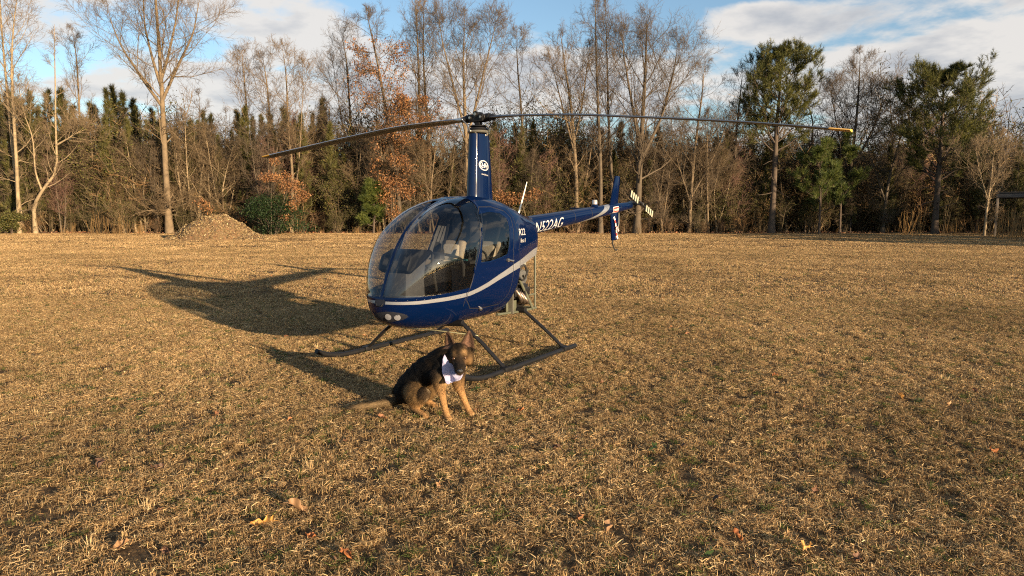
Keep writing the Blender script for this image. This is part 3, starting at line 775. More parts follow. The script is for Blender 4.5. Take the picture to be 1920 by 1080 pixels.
# young pines of the plantation behind: one row after another, cut from a few kinds
def young_pine_meshes(seed, H):
    rg = np.random.default_rng(seed)
    LP = spline([(0, 0, -.1), (rg.normal(0, .1), rg.normal(0, .1), H * .5), (0, 0, H)], 12)[None]; t = np.linspace(0, 1, 12)
    LR = (.11 * (1 - t) + .015)[None]
    B1, R1 = grow(rg, LP, LR, 46, .10, .985, .90, lambda t, p, g, n: H * .175 * (1.07 - t) ** .9 * g.uniform(.6, 1.15, n), 5, .3, .20, .08, .01)
    B2, R2 = grow(rg, B1, R1, 5, .25, 1.0, .7, lambda t, p, g, n: p * .38 * g.uniform(.6, 1.2, n), 2, .5, .25, .1, .006)
    C = np.concatenate([B1[:, -1], B1[:, 3], B2[:, -1], B2[:, 1], LP[0, -3:]]); D = np.concatenate([norm(B1[:, -1] - B1[:, -2])] * 2 + [norm(B2[:, -1] - B2[:, 0])] * 2 + [np.tile([[0, 0, 1.]], (3, 1))])
    D = norm(D + np.array([0, 0, .6]))
    nv, nt, nc = tufts(rg, C, D, 14, .38, .028, [(.064, .066, .019), (.090, .086, .024), (.072, .070, .022), (.112, .098, .030)], .9)
    return np_mesh("trunk", *join([(*tubes(LP, LR, 6), None), (*tubes(B1, R1, 3), None)])), np_mesh("crown", nv, None, nt, color=nc, smooth=False)
YP = [young_pine_meshes(300 + i, 9.0) for i in range(4)]
for a, b in YP: a.materials.append(BARK['dark']); b.materials.append(M_NEEDLE)
rg = np.random.default_rng(77)
def young_pine(px, ytop, Y, label, group, kind, name="young_pine"):
    top = at(px, ytop, Y); s_ = top.z / 9.0
    r = empty(name, (top.x, Y, 0), rg.uniform(0, 6.28)); tag(r, label, "pine tree", group)
    w = s_ * rg.uniform(.75, 1.12)
    r.scale = (w, w, s_)
    for nm, me in zip(("trunk", "crown"), YP[kind]):
        o = bpy.data.objects.new(nm, me); COL.objects.link(o); o.parent = r
    return r
ZONES = [(-40, 300, 175, 30, "young dark pine behind the pale trunks at the far left of the wood", "young pines behind the pale trunks on the left"),
         (300, 640, 205, 26, "young dark pine behind the big forked tree and the chip pile", "young pines behind the chip pile"),
         (640, 1010, 235, 22, "young dark pine behind the rusty oak and the rotor mast", "young pines behind the rotor mast"),
         (1010, 1420, 250, 24, "young dark pine behind the tail boom and the right rotor blade", "young pines behind the tail boom"),
         (1420, 1990, 265, 28, "young dark pine between and behind the two tall pines on the right", "young pines behind the tall pines on the right")]
for xa, xb, yt, n, lab, grp in ZONES:
    for i in range(n):
        px = xa + (xb - xa) * (i + rg.uniform(.1, .9)) / n
        Y = 54.0 + 3.4 * (i % 4) + rg.uniform(-1, 1)
        young_pine(px, yt + 14 + rg.uniform(-25, 50), Y, lab, grp, int(rg.integers(0, 4)))
for px, yt, lab in ((112, 170, "taller dark young pine showing between the crooked pale tree and the thin straight tree"), (604, 184, "tallest young pine behind the left rotor blade, right of the twin stemmed tree"),
                    (250, 190, "taller young pine standing just left of the big forked tree"), (445, 210, "taller young pine showing right of the big forked tree"),
                    (1165, 228, "taller young pine between the pair of tall trunks and the stout dark trunk"), (40, 190, "taller young pine behind the two leftmost pale trunks")):
    young_pine(px, yt, 58.5, lab, "taller young pines in the wood", int(rg.integers(0, 4)))


# slender saplings crowding the edge of the wood
def sapling_meshes(seed, n, H):
    rg = np.random.default_rng(seed); ls = []
    for i in range(n):
        a = rg.uniform(0, 6.28); h = H * rg.uniform(.6, 1); b = np.array([math.cos(a), math.sin(a), 0]) * rg.uniform(0, .5)
        t_ = b * 2.2 + np.array([rg.normal(0, .5), rg.normal(0, .5), h]); ls.append([b - (0, 0, .1), (b + t_) / 2 + rg.normal(0, .2, 3), t_])
    tr, cr, _ = bare_tree_parts(seed, ls, .075, limbs=15, t0=.12, Lmax=1.9, ang=.72, up=.12, kind='oval', k2=7, k3=6, k4=3, wander=.14, tw=.85)
    return np_mesh("trunk", *tr), np_mesh("crown", *cr)
SAP = [sapling_meshes(700 + i, 2 + i % 3, 9.0) for i in range(5)]
SAPM = [('tan', 'tan'), ('grey', 'grey'), ('pale', 'tan'), ('grey', 'red'), ('tan', 'grey')]
for (a, b), (c, d) in zip(SAP, SAPM): a.materials.append(BARK[c]); b.materials.append(TWIG[d])
rg = np.random.default_rng(78)
for xa, xb, yt, n, lab, grp in ((-30, 300, 215, 9, "thin bare sapling in the thicket between the pale trunks at the left edge", "bare saplings in the left thicket"),
                                (330, 660, 215, 12, "thin bare sapling in the thicket above the chip pile and evergreen bush", "bare saplings above the chip pile"),
                                (660, 1010, 225, 12, "thin bare sapling in the thicket behind the rotor mast", "bare saplings behind the rotor mast"),
                                (1010, 1400, 215, 14, "thin bare sapling in the thicket behind the tail boom", "bare saplings behind the tail boom"),
                                (1480, 1960, 245, 15, "thin bare sapling in the thicket under the two tall pines on the right", "bare saplings on the right")):
    for i in range(n):
        px = xa + (xb - xa) * (i + rg.uniform(.1, .9)) / n; Y = rg.uniform(52.6, 56.5) + (3 if px > 1600 else 0)
        top = at(px, yt + rg.uniform(-45, 60), Y); s_ = top.z / 9.0
        r = empty("bare_sapling", (top.x, Y, 0), rg.uniform(0, 6.28)); tag(r, lab, "sapling", grp); r.scale = (s_ * 1.15, s_ * 1.15, s_)
        for nm, me in zip(("trunk", "crown"), SAP[int(rg.integers(0, 5))]):
            o = bpy.data.objects.new(nm, me); COL.objects.link(o); o.parent = r

# ---------------------------------------------------------------- undergrowth
def shrub_mesh(seed, stems, H, spread, k2=7, k3=4, leafy=0, cols=None, lsize=.08):
    rg = np.random.default_rng(seed)
    base = np.zeros((1, 2, 3)); ls = []
    for i in range(stems):
        a = rg.uniform(0, 6.28); r = rg.uniform(.2, 1) * spread; h = H * rg.uniform(.55, 1.0)
        b = np.array([math.cos(a), math.sin(a), 0]) * rg.uniform(0, .7)
        top = np.array([math.cos(a) * r, math.sin(a) * r, h]); mid = (b + top) / 2 + np.array([0, 0, h * .16]) + rg.normal(0, .32, 3)
        ls.append(spline([b, mid, top + rg.normal(0, .2, 3)], 8))
    LP = np.stack(ls); LR = np.outer(rg.uniform(.02, .045, stems), np.linspace(1, .2, 8))
    B2, R2 = grow(rg, LP, LR, k2, .1, 1, .75, lambda t, p, g, n: p * (.42 - .2 * t) * g.uniform(.5, 1.2, n), 4, .5, .02, .22, .008)
    B3, R3 = grow(rg, B2, R2, k3, .1, 1, .75, lambda t, p, g, n: (p * .45) * g.uniform(.5, 1.2, n), 2, .55, .02, .2, .007)
    B4, R4 = grow(rg, B3, R3, 2, .2, 1, .7, lambda t, p, g, n: (p * .5 + .05) * g.uniform(.5, 1.2, n), 1, .7, .02, .2, .005)
    v4, t4 = twigs(B4, R4)
    V, Q, T = join([(*tubes(LP, LR, 4), None), (*tubes(B2, R2, 3), None), (*tubes(B3, R3, 3), None), (v4, None, t4)])
    br = rg.uniform(.85, 1.15)
    bs_ = rg.choice([.35, .6, 1.0, 1.5, 2.0], stems, p=[.25, .25, .25, .15, .1]); b2 = np.repeat(bs_, k2) * rg.uniform(.7, 1.3, stems * k2); b3 = np.repeat(b2, k3); b4 = np.repeat(b3, 2)
    c = np.concatenate([np.repeat(bs_, 32), np.repeat(b2, 15), np.repeat(b3, 9), np.repeat(b4, 4)])[:, None] * np.array(cols[0]) * br
    if leafy:
        tips = np.concatenate([B3[:, -1], B3[:, 1], B4[:, -1], B2[:, -1]])
        lv, lq, lc = leaf_cards(rg, tips, np.zeros_like(tips), lsize, cols[1:], leafy, .10)
        Q = np.concatenate([Q, lq + len(V)]); V = np.concatenate([V, lv]); c = np.concatenate([c, lc])
    return np_mesh("shrub", V, Q, T, color=c, smooth=False)
M_BRUSH = mat("brush", (.12, .09, .06), rough=.85, attr=True, translucent=.12, spec=.2)
OLIVE = [(.070, .074, .020), (.095, .092, .026), (.050, .054, .017), (.115, .096, .032)]
GREEN = [(.013, .027, .009), (.020, .040, .012), (.010, .022, .008), (.028, .048, .014)]
bs = [shrub_mesh(400, 16, 4.2, 2.2, cols=[(.172, .115, .057)]), shrub_mesh(401, 14, 4.8, 1.8, cols=[(.127, .087, .047)]), shrub_mesh(402, 18, 3.4, 2.6, cols=[(.178, .110, .053)]),
      shrub_mesh(403, 14, 4.6, 2.0, leafy=1, cols=[(.13, .10, .06)] + OLIVE), shrub_mesh(404, 16, 3.4, 2.2, leafy=2, cols=[(.12, .09, .055)] + OLIVE),
      shrub_mesh(405, 16, 2.6, 1.8, leafy=1, cols=[(.15, .10, .06), (.14, .075, .04), (.10, .06, .032), (.08, .075, .03)])]
pts, sc_, idx = [], [], []
for row, (Y, st, h0) in enumerate(((52.8, 1.6, .55), (54.2, 1.5, .95), (55.8, 1.5, 1.35), (58.0, 1.7, 1.75), (61.5, 2.0, 2.0), (66, 2.4, 2.2))):
    for x in np.arange(-47, 48, st):
        Yj = Y + rg.uniform(-.8, .8) * (1.7 if row == 0 else 1) + (3.0 if x > 27 and row < 1 else 0)
        pts.append((x + rg.uniform(-.7, .7), Yj, -.05)); h = h0 * rg.uniform(.7, 1.2) * (1 + .18 * math.sin(x * .35))
        sc_.append((h * rg.uniform(.9, 1.2), h * rg.uniform(.9, 1.2), h)); idx.append(int(rg.choice(6, p=[.15, .15, .12, .27, .24, .07] if row else [.08, .05, .12, .20, .30, .25])))
n = len(pts)
scatter("undergrowth", pts, bs, M_BRUSH, sc_, np.stack([np.zeros(n), np.zeros(n), rg.uniform(0, 6.28, n)], 1), idx, "dense tangle of bare brown and olive brush filling the edge of the wood")
# the wood goes on behind: pines and brush as one mass
wp = []
pts, sc_, idx = [], [], []
for Y in (72, 78, 85, 93):
    for x in np.arange(-80, 84, 2.4):
        pts.append((x + rg.uniform(-1, 1), Y + rg.uniform(-2, 2), 0)); h = rg.uniform(.75, 1.12) * (1.0 + (Y - 72) * .008) * (.95 if x < 5 else .82); sc_.append((1.5 * h, 1.5 * h, h)); idx.append(int(rg.integers(0, 4)))
# a low row of pines along the right side of the field, whose shade reaches the far right corner
for k in range(17):
    y = 9 + k * 1.45; pts.append((45.5 - k * .12 + rg.uniform(-.8, .8), y, 0)); h = rg.uniform(.72, .85); sc_.append((1.9 * h, 1.9 * h, h)); idx.append(k % 4)
for k in range(8):  # taller unseen pines, added so that their shade covers the shed and brush
    pts.append((47 + 1.3 * k + rg.uniform(-.8, .8), 33 + 1.5 * k, 0)); h = rg.uniform(.9, 1.1); sc_.append((2.0 * h, 2.0 * h, h)); idx.append(k % 4)
n = len(pts)
wk = [me.copy() for _, me in YP]
scatter("woods", pts, wk, M_NEEDLE, sc_, np.stack([np.zeros(n), np.zeros(n), rg.uniform(0, 6.28, n)], 1), idx, "deep dark pine wood closing the view behind the first trees, plus unseen pines at right that shade the field")
# far wood on the right and all round the field
fb = [shrub_mesh(450 + i, 22, 8.0, 3.0, 6, 5, cols=[[(.15, .085, .062)], [(.13, .085, .06)]][i]) for i in range(2)]
pts, sc_, idx = [], [], []
for x in np.arange(40, 140, 3.0):
    for q in range(2):
        pts.append((x + rg.uniform(-1, 1), 105 + q * 6 + rg.uniform(-3, 3), 0)); h = rg.uniform(1.3, 1.8); sc_.append((h, h, h)); idx.append(int(rg.integers(0, 2)))
for a in np.arange(60, 300, 2.2):       # the wood behind the camera, seen in the windscreen
    for q in range(2):
        d = 118 + q * 7 + rg.uniform(-4, 4); t_ = R(a)
        pts.append((math.sin(t_) * d, math.cos(t_) * d, 0)); h = rg.uniform(1.0, 1.35); sc_.append((h * 1.4, h * 1.4, h)); idx.append(int(rg.integers(0, 2)))
n = len(pts)
scatter("forest", pts, fb, M_BRUSH, sc_, np.stack([np.zeros(n), np.zeros(n), rg.uniform(0, 6.28, n)], 1), idx, "far reddish brown bare wood round the field")

# ---------------------------------------------------------------- helicopter (local frame: x to the nose, y to its left side, z up)
HX, HY, HYAW = -0.3827, 7.7483, 0.57738
heli = empty("helicopter", (HX, HY, 0), math.atan2(-math.cos(HYAW), -math.sin(HYAW)))
tag(heli, "dark blue two seat helicopter with silver stripe parked on the dry grass", "helicopter")

def paint_mat():
    m = mat("blue_paint", (.0008, .0062, .034), rough=.5, metal=0, coat=.6, coat_rough=.03, spec=.0)
    t = m.node_tree; b = t.nodes['Principled BSDF']; L = t.links.new; N = t.nodes.new
    # dried water spots and dust in the clear coat
    tc = N('ShaderNodeTexCoord')
    v = N('ShaderNodeTexVoronoi'); v.inputs['Scale'].default_value = 34; L(tc.outputs['Object'], v.inputs['Vector'])
    r = N('ShaderNodeMapRange'); r.inputs[1].default_value = .05; r.inputs[2].default_value = .10; r.inputs[3].default_value = 1; r.inputs[4].default_value = 0
    L(v.outputs['Distance'], r.inputs[0])
    n = N('ShaderNodeTexNoise'); n.inputs['Scale'].default_value = 7; n.inputs['Detail'].default_value = 5; L(tc.outputs['Object'], n.inputs['Vector'])
    r2 = N('ShaderNodeMapRange'); r2.inputs[1].default_value = .52; r2.inputs[2].default_value = .66; L(n.outputs['Fac'], r2.inputs[0])
    k = N('ShaderNodeMath'); k.operation = 'MULTIPLY'; L(r.outputs[0], k.inputs[0]); L(r2.outputs[0], k.inputs[1])
    k2 = N('ShaderNodeMath'); k2.operation = 'MULTIPLY'; L(k.outputs[0], k2.inputs[0]); k2.inputs[1].default_value = .22
    mx_ = N('ShaderNodeMix'); mx_.data_type = 'RGBA'; L(k2.outputs[0], mx_.inputs[0]); mx_.inputs[6].default_value = (.0008, .0062, .034, 1); mx_.inputs[7].default_value = (.35, .36, .38, 1)
    L(mx_.outputs[2], b.inputs['Base Color'])
    r3 = N('ShaderNodeMapRange'); r3.inputs[3].default_value = .025; r3.inputs[4].default_value = .07; L(n.outputs['Fac'], r3.inputs[0]); L(r3.outputs[0], b.inputs['Coat Roughness'])
    return m
M_BLUE = paint_mat()
M_SILVER = mat("silver_stripe", (.25, .262, .285), rough=.38, metal=.35, coat=.6)
M_SEAM = mat("panel_gap", (.006, .008, .016), rough=.7)
M_BLACK = mat("black_paint", (.009, .009, .010), rough=.5, var=.25, vscale=9, spec=.3)
M_RUB = mat("black_rubber", (.018, .018, .018), rough=.8)
M_DARK = mat("dark_metal", (.05, .05, .052), rough=.4, metal=.8, var=.3, vscale=20)
M_STEEL = mat("bare_steel", (.42, .40, .36), rough=.35, metal=.9, var=.25, vscale=25)
M_OLIVE = mat("frame_green", (.085, .090, .060), rough=.5, var=.15, vscale=9)
M_ALU = mat("dull_aluminium", (.15, .145, .12), rough=.5, metal=.4, var=.25, vscale=9)
M_WHITE = mat("white_paint", (.74, .72, .64), rough=.4)
M_SEAT = mat("beige_seat_cover", (.40, .32, .22), rough=.85, var=.12, vscale=40, bump=.12, bscale=160)
M_LIN = mat("cabin_lining", (.085, .085, .09), rough=.8, var=.15, vscale=20)
M_CARPET = mat("cabin_carpet", (.05, .048, .05), rough=.95, var=.2, vscale=60)
M_GLASS = glass_mat("tinted_acrylic", (.60, .62, .63), .02)
M_LAMPG = glass_mat("lamp_glass", (.95, .95, .96), .03)
M_YEL = mat("yellow_tip", (.75, .42, .05), rough=.45)
M_BLADE = mat("rotor_black", (.022, .021, .020), rough=.42, var=.25, vscale=5)
M_LEAD = mat("blade_edge_steel", (.62, .60, .57), rough=.28, metal=1.0, var=.15, vscale=3)
M_CREAM = mat("cream_stripe", (.40, .39, .29), rough=.45)
M_RED = mat("sign_red", (.52, .045, .03), rough=.5)
M_PINK = mat("sign_white", (.74, .72, .68), rough=.5)

def pchip(xs, ys, x):
    xs = np.asarray(xs, float); ys = np.asarray(ys, float); x = np.asarray(x, float)
    hh = np.diff(xs); d = np.diff(ys) / hh; m = np.zeros(len(xs))
    for i in range(1, len(xs) - 1):
        if d[i - 1] * d[i] > 0:
            w1 = 2 * hh[i] + hh[i - 1]; w2 = hh[i] + 2 * hh[i - 1]
            m[i] = (w1 + w2) / (w1 / d[i - 1] + w2 / d[i])
    m[0] = d[0]; m[-1] = d[-1]
    i = np.clip(np.searchsorted(xs, x) - 1, 0, len(xs) - 2)
    t = np.clip((x - xs[i]) / hh[i], 0, 1)
    return ys[i] * (1 + 2 * t) * (1 - t) ** 2 + m[i] * hh[i] * t * (1 - t) ** 2 + ys[i + 1] * t * t * (3 - 2 * t) + m[i + 1] * hh[i] * t * t * (t - 1)
XN = 1.64
#  station x, top, bottom, height of greatest width, half width, roundness above and below
STN = np.array([(1.640, .690, .690, .69, .000, 2.4, 2.2),
    (1.630, .770, .620, .70, .090, 2.4, 2.2),
    (1.605, .860, .575, .74, .165, 2.5, 2.3),
    (1.560, .980, .535, .80, .245, 2.6, 2.3),
    (1.480, 1.150, .492, .88, .335, 2.7, 2.3),
    (1.350, 1.350, .452, .95, .430, 2.8, 2.3),
    (1.166, 1.530, .423, .99, .516, 2.8, 2.4),
    (.888, 1.690, .410, 1.01, .558, 2.7, 2.5),
    (.640, 1.762, .420, 1.02, .568, 2.4, 2.5),
    (.300, 1.790, .420, 1.04, .568, 2.5, 2.5),
    (.000, 1.765, .425, 1.08, .545, 2.6, 2.5),
    (-.250, 1.715, .440, 1.14, .490, 2.6, 2.5),
    (-.500, 1.635, .600, 1.20, .420, 2.6, 2.5),
    (-.780, 1.565, .900, 1.27, .330, 2.6, 2.4),
    (-.900, 1.56, 1.20, 1.40, .210, 2.3, 2.2),
    (-1.06, 1.555, 1.300, 1.427, .130, 2.0, 2.0)])
STQ = np.sqrt(XN - STN[:, 0])
def surf(x, a, off=0.0):
    q = np.sqrt(np.maximum(XN - np.asarray(x, float), 0))
    zt, zb, zm, w, nt, nb = [pchip(STQ, STN[:, i], q) for i in range(1, 7)]
    ca, sa = np.cos(a), np.sin(a)
    n = np.where(sa >= 0, nt, nb)
    y = w * np.sign(ca) * np.abs(ca) ** (2 / n)
    z = zm + np.where(sa >= 0, zt - zm, zm - zb) * np.sign(sa) * np.abs(sa) ** (2 / n)
    k = np.clip((x - .25) / .5, 0, 1) * np.clip((z - .72) / .15, 0, 1) * np.where(sa > 0, 1, 0)
    c = .030 * k * np.exp(-(y / .09) ** 2)            # valley between the two bulging windscreen halves
    return np.stack([x - c * .6 + 0 * y, y, z - c * np.clip((zt - zm) / .8, 0, 1)], -1)
def sd_poly(px, pz, poly):
    """signed distance to a polygon, negative inside"""
    poly = np.asarray(poly, float); d = np.full(px.shape, 1e9); s_ = np.ones(px.shape)
    n = len(poly)
    for i in range(n):
        a, b = poly[i], poly[i - 1]
        ex, ez = b - a; wx, wz = px - a[0], pz - a[1]
        t = np.clip((wx * ex + wz * ez) / (ex * ex + ez * ez), 0, 1)
        d = np.minimum(d, (wx - ex * t) ** 2 + (wz - ez * t) ** 2)
        c1, c2, c3 = pz >= a[1], pz < b[1], ex * wz > ez * wx
        s_ = np.where((c1 & c2 & c3) | (~c1 & ~c2 & ~c3), -s_, s_)
    return s_ * np.sqrt(d)
WIN = [(.60, 1.585), (.40, 1.612), (.22, 1.595), (.135, 1.535), (.150, 1.44), (.195, 1.28), (.260, 1.155), (.40, 1.125), (.60, 1.098), (.745, 1.098), (.715, 1.22), (.665, 1.40)]
DOOR = [(.50, 1.665), (.30, 1.668), (.10, 1.625), (.030, 1.55), (.060, 1.40), (.11, 1.20), (.115, .90), (.14, .70), (.25, .60), (.60, .59), (.82, .62), (.93, .72), (.93, .80), (.83, 1.06), (.75, 1.24), (.655, 1.45), (.58, 1.60)]
PANE = [(.912, .852), (.838, 1.084), (.722, 1.317), (.625, 1.51), (.545, 1.64), (.52, 1.70), (.50, 1.76), (.47, 1.95), (2, 1.95), (2, .70), (1.60, .793), (1.353, .806), (1.13, .828)]
def build_fuselage():
    q = np.linspace(0, .60, 120)
    xs = np.concatenate([XN - q ** 2, np.arange(XN - .36 - .0078, -1.06, -.0078)])
    m = 380
    th = np.linspace(0, 2 * np.pi, 4001)
    ref = surf(np.full(th.shape, .9), th); ln = np.concatenate([[0], np.cumsum(np.linalg.norm(np.diff(ref, axis=0), axis=1))])
    a = np.interp(np.linspace(0, ln[-1], m, endpoint=False), ln, th)
    X, A = np.meshgrid(xs, a, indexing='ij')
    P = surf(X, A)
    n = len(xs)
    du = np.gradient(P, axis=0); dv = np.roll(P, -1, 1) - np.roll(P, 1, 1)
    N_ = np.cross(dv, du); N_ /= np.linalg.norm(N_, axis=-1, keepdims=True) + 1e-12
    N_[0] = (1, 0, 0)
    if (N_[n // 2, 0, 1]) < 0: N_ = -N_; N_[0] = (1, 0, 0)
    # lines that part the skin: stripe edges, windscreen, window and door outlines
    sx = [-.9, -.62, -.403, .10, .397, .662, .936, 1.10, 1.263, 1.48, 1.60, 1.70]
    sz = [1.155, 1.125, 1.092, 1.000, .921, .842, .783, .769, .757, .742, .740, .740]
    sh = [.050, .050, .050, .038, .030, .025, .0215, .0205, .0195, .0165, .014, .013]
    def lines(x, y, z):
        zs = pchip(sx, sz, x); hs = np.interp(x, sx, sh)
        dd = sd_poly(x, z, DOOR); ex = np.interp(z, [.40, .52, .56, .79, 1.0, 1.2], [-.10, -.03, .05, -.02, -.055, -.055])
        return dict(s1=z - zs - hs, s2=z - zs + hs, pane=sd_poly(x, z, PANE), post=np.abs(y) - .017, win=sd_poly(x, z, WIN), d1=dd - .0045, d2=dd + .0045,
                    low=z - 1.005 - (-.05 - x) * .135, edge=x - ex)
    x, y, z = P[..., 0], P[..., 1], P[..., 2]
    fl0 = lines(x, y, z)
    side0 = np.abs(y) > .25
    ok_ = dict(s1=x > -.85, s2=x > -.85, pane=x > .3, post=(x > .3) & (z > .78), win=side0, d1=side0, d2=side0, low=x < .4, edge=(x < .4) & (z < 1.05))
    best = np.full(x.shape, .49); disp = np.zeros(P.shape); on = np.zeros(x.shape, bool)
    for kx, ph in fl0.items():
        for ax in (0, 1):
            P1 = np.roll(P, -1, ax); p1 = np.roll(ph, -1, ax)
            cr_ = (ph * p1 < 0) & ok_[kx]
            if ax == 0: cr_[-1] = False
            t = np.where(cr_, ph / np.where(cr_, ph - p1, 1), 9.)
            a_ = (t < best); best = np.where(a_, t, best); disp[a_] = (t[..., None] * (P1 - P))[a_]; on |= a_
            tb = np.roll(np.where(cr_, 1 - t, 9.), 1, ax); db = np.roll((1 - t)[..., None] * (P - P1), 1, ax)
            b_ = (tb < best); best = np.where(b_, tb, best); disp[b_] = db[b_]; on |= b_
    P = P + disp
    x, y, z = P[..., 0], P[..., 1], P[..., 2]
    fl1 = lines(x, y, z); dpane, dwin, ddoor = fl1['pane'], fl1['win'], fl1['d1'] + .0045
    side = np.abs(y) > .25
    # raised trim round the panes and the door, recessed gap along the door edge
    bump_ = lambda d, c, w: np.exp(-((d - c) / w) ** 2)
    off = .004 * bump_(dpane, .012, .012) + .004 * bump_(np.abs(y), .0, .02) * (dpane < 0) - .002 * np.clip(-dpane / .02, 0, 1)
    off += np.where(side, .004 * bump_(dwin, .012, .010) - .006 * bump_(ddoor, 0, .006), 0)
    P2 = P + N_ * off[..., None]
    # faces, turned outward; each cell is cut along the diagonal that lies on a line
    i, j = np.meshgrid(np.arange(n - 1), np.arange(m), indexing='ij'); j2 = (j + 1) % m
    F = np.stack([i * m + j, i * m + j2, (i + 1) * m + j2, (i + 1) * m + j], -1).reshape(-1, 4)
    Vt = P.reshape(-1, 3); fnrm = np.cross(Vt[F[:, 1]] - Vt[F[:, 0]], Vt[F[:, 3]] - Vt[F[:, 0]])
    if (fnrm * N_.reshape(-1, 3)[F[:, 0]]).sum() < 0: F = F[:, ::-1]
    o_ = on.ravel()[F]; alt = o_[:, 1] & o_[:, 3] & ~(o_[:, 0] & o_[:, 2])
    F = np.where(alt[:, None], np.roll(F, -1, 1), F)
    F = np.concatenate([F[:, [0, 1, 2]], F[:, [0, 2, 3]]])
    C = P.reshape(-1, 3)[F].mean(1); cx_, cy_, cz_ = C.T
    fc = lines(cx_, cy_, cz_)
    dp, dw, dd = fc['pane'], fc['win'], fc['d1'] + .0045
    g_front = (dp < 0) & (np.abs(cy_) > .017) & (cx_ > .3)
    sidef = (np.abs(cy_) > .25) & (np.abs(cx_ - .4) < .6)
    g_side = (dw < 0) & sidef
    door = (dd < -.0045) & sidef & ~g_side
    seam = (np.abs(dd) <= .0045) & sidef
    # lower edge of the rear cowling and the slanted rear edge of the lower body
    gone = (fc['low'] < 0) & (cx_ < .40) & (fc['edge'] < 0)
    gone |= (cx_ < -.77) & (cz_ < 1.12)
    stripe = (fc['s1'] < 0) & (fc['s2'] > 0) & ~((cx_ > 1.56) & (np.abs(cy_) < .065)) & (np.abs(cy_) > .01) & (cx_ > -.80)
    seam2 = ((np.abs(cx_ + .035 + (cz_ - 1.2) * -.05) < .004) & (cz_ > .98) & (cz_ < 1.74)) | ((np.abs(cx_ - .955) < .003) & (cz_ < .80) & (cz_ > .66) & (np.abs(cy_) > .2))
    fuse = ~gone & ~g_front & ~g_side & ~door
    mi = np.where(seam | seam2, 2, np.where(stripe, 1, 0))
    V = P2.reshape(-1, 3)
    def part(name, sel, mats, mid=None, parent=heli, off=0.0, sub=1):
        f = F[sel]
        used, inv = np.unique(f, return_inverse=True)
        me = np_mesh(name, V[used] + (N_.reshape(-1, 3)[used] * off if off else 0), None, inv.reshape(-1, 3), mat=None if mid is None else mid[sel])
        for m_ in mats: me.materials.append(m_)
        o = bpy.data.objects.new(name, me); COL.objects.link(o); o.parent = parent
        nn = N_.reshape(-1, 3)[used]
        return o
    part("fuselage", fuse, [M_BLUE, M_SILVER, M_SEAM], mi)
    for s_ in (1, -1):
        part("windscreen", g_front & (cy_ * s_ > 0), [M_GLASS])
        d = part("door", door & (cy_ * s_ > 0), [M_BLUE, M_SILVER, M_SEAM], mi)
        part("door_window", g_side & (cy_ * s_ > 0), [M_GLASS], parent=d)
    # lining a little inside the skin
    big = (fuse | door) & (cx_ > -.02) & (dp > .012) & ~((dw < .012) & sidef) & ~((np.abs(cy_) < .02) & (dp < .03))
    part("cabin_lining", big, [M_LIN], off=-.022)
    return P, N_, xs, a
FP, FN, FXS, FA = build_fuselage()
def on_skin(x, z, side=1):
    """point and outward normal of the skin at station x and height z, on the given side"""
    i = int(np.abs(FXS - x).argmin()); row = FP[i]; ok = row[:, 1] * side > -.001
    d = np.where(ok, np.abs(row[:, 2] - z), 9); j = int(d.argmin())
    return Vector(row[j]), Vector(FN[i, j])

# mast fairing, rotor mast and hub
def mast_section(z):
    t = (z - 1.70) / .785
    return .225 - .060 * t, .112 - .026 * t
def mast_fairing():
    zs = np.linspace(1.69, 2.485, 40); n = 72
    a = np.linspace(0, 2 * np.pi, n, endpoint=False)
    V = []
    for z in zs:
        L_, W_ = mast_section(z)
        fl = .05 * math.exp(-(z - 1.69) / .035)
        cx_ = np.cos(a); sx = np.sin(a)
        x = np.where(cx_ > 0, cx_ * (L_ * .92), cx_ * (L_ * 1.05)) - .01
        y = np.sign(sx) * np.abs(sx) ** np.where(cx_ > 0, 1.0, 1.25) * W_
        V.append(np.stack([x * (1 + fl), y * (1 + fl * 1.5), np.full(n, z)], 1))
    V = np.concatenate(V)
    Q = [[i * n + j, i * n + (j + 1) % n, (i + 1) * n + (j + 1) % n, (i + 1) * n + j] for i in range(len(zs) - 1) for j in range(n)]
    top = len(V); V = np.concatenate([V, [[0, 0, 2.485]]])
    T = [[(len(zs) - 1) * n + j, (len(zs) - 1) * n + (j + 1) % n, top] for j in range(n)]
    return MB().add(V, Q, T).build("mast_fairing", M_BLUE, heli)
fairing = mast_fairing()
mb = MB()
for z in (1.73,):
    for k in range(26):
        a = 2 * math.pi * k / 26; L_, W_ = mast_section(z)
        mb.ball((math.cos(a) * L_ * .97 - .01, math.sin(a) * W_ * 1.02, z), .004, 6, 4)
mb.build("rivets", M_STEEL, fairing)["kind"] = "stuff"
ROT = -0.578                                        # direction of the right hand blade in the world
RL = ROT - heli.rotation_euler[2]
bd = np.array([math.cos(RL), math.sin(RL), 0]); bn = np.array([-math.sin(RL), math.cos(RL), 0])
HUBZ = 2.672
MB().tube([(0, 0, 2.40), (0, 0, HUBZ + .02)], .030, 20).build("rotor_mast", M_DARK, heli)
sw = MB().revolve((0, 0, 2.512), [(.0, -.012), (.115, -.012), (.122, 0), (.115, .014), (.05, .018)], 36).build("swashplate", M_ALU, heli)
MB().revolve((0, 0, 2.542), [(.03, -.014), (.098, -.012), (.106, 0), (.098, .016), (.06, .022), (.098, .030), (.092, .042), (.03, .046)], 36).build("swashplate_ring", M_BLACK, heli)
mb = MB()
for a in (0.3, 2.0, 3.6, 5.1):
    c = np.array([math.cos(a), math.sin(a), 0])
    mb.tube([c * .09 + (0, 0, 2.47), c * .11 + (0, 0, 2.512)], .012, 8)
mb.build("swashplate_legs", M_STEEL, sw)
hub = MB()
hub.box((0, 0, HUBZ - .045), (.07, .07, .07), bev=.01)
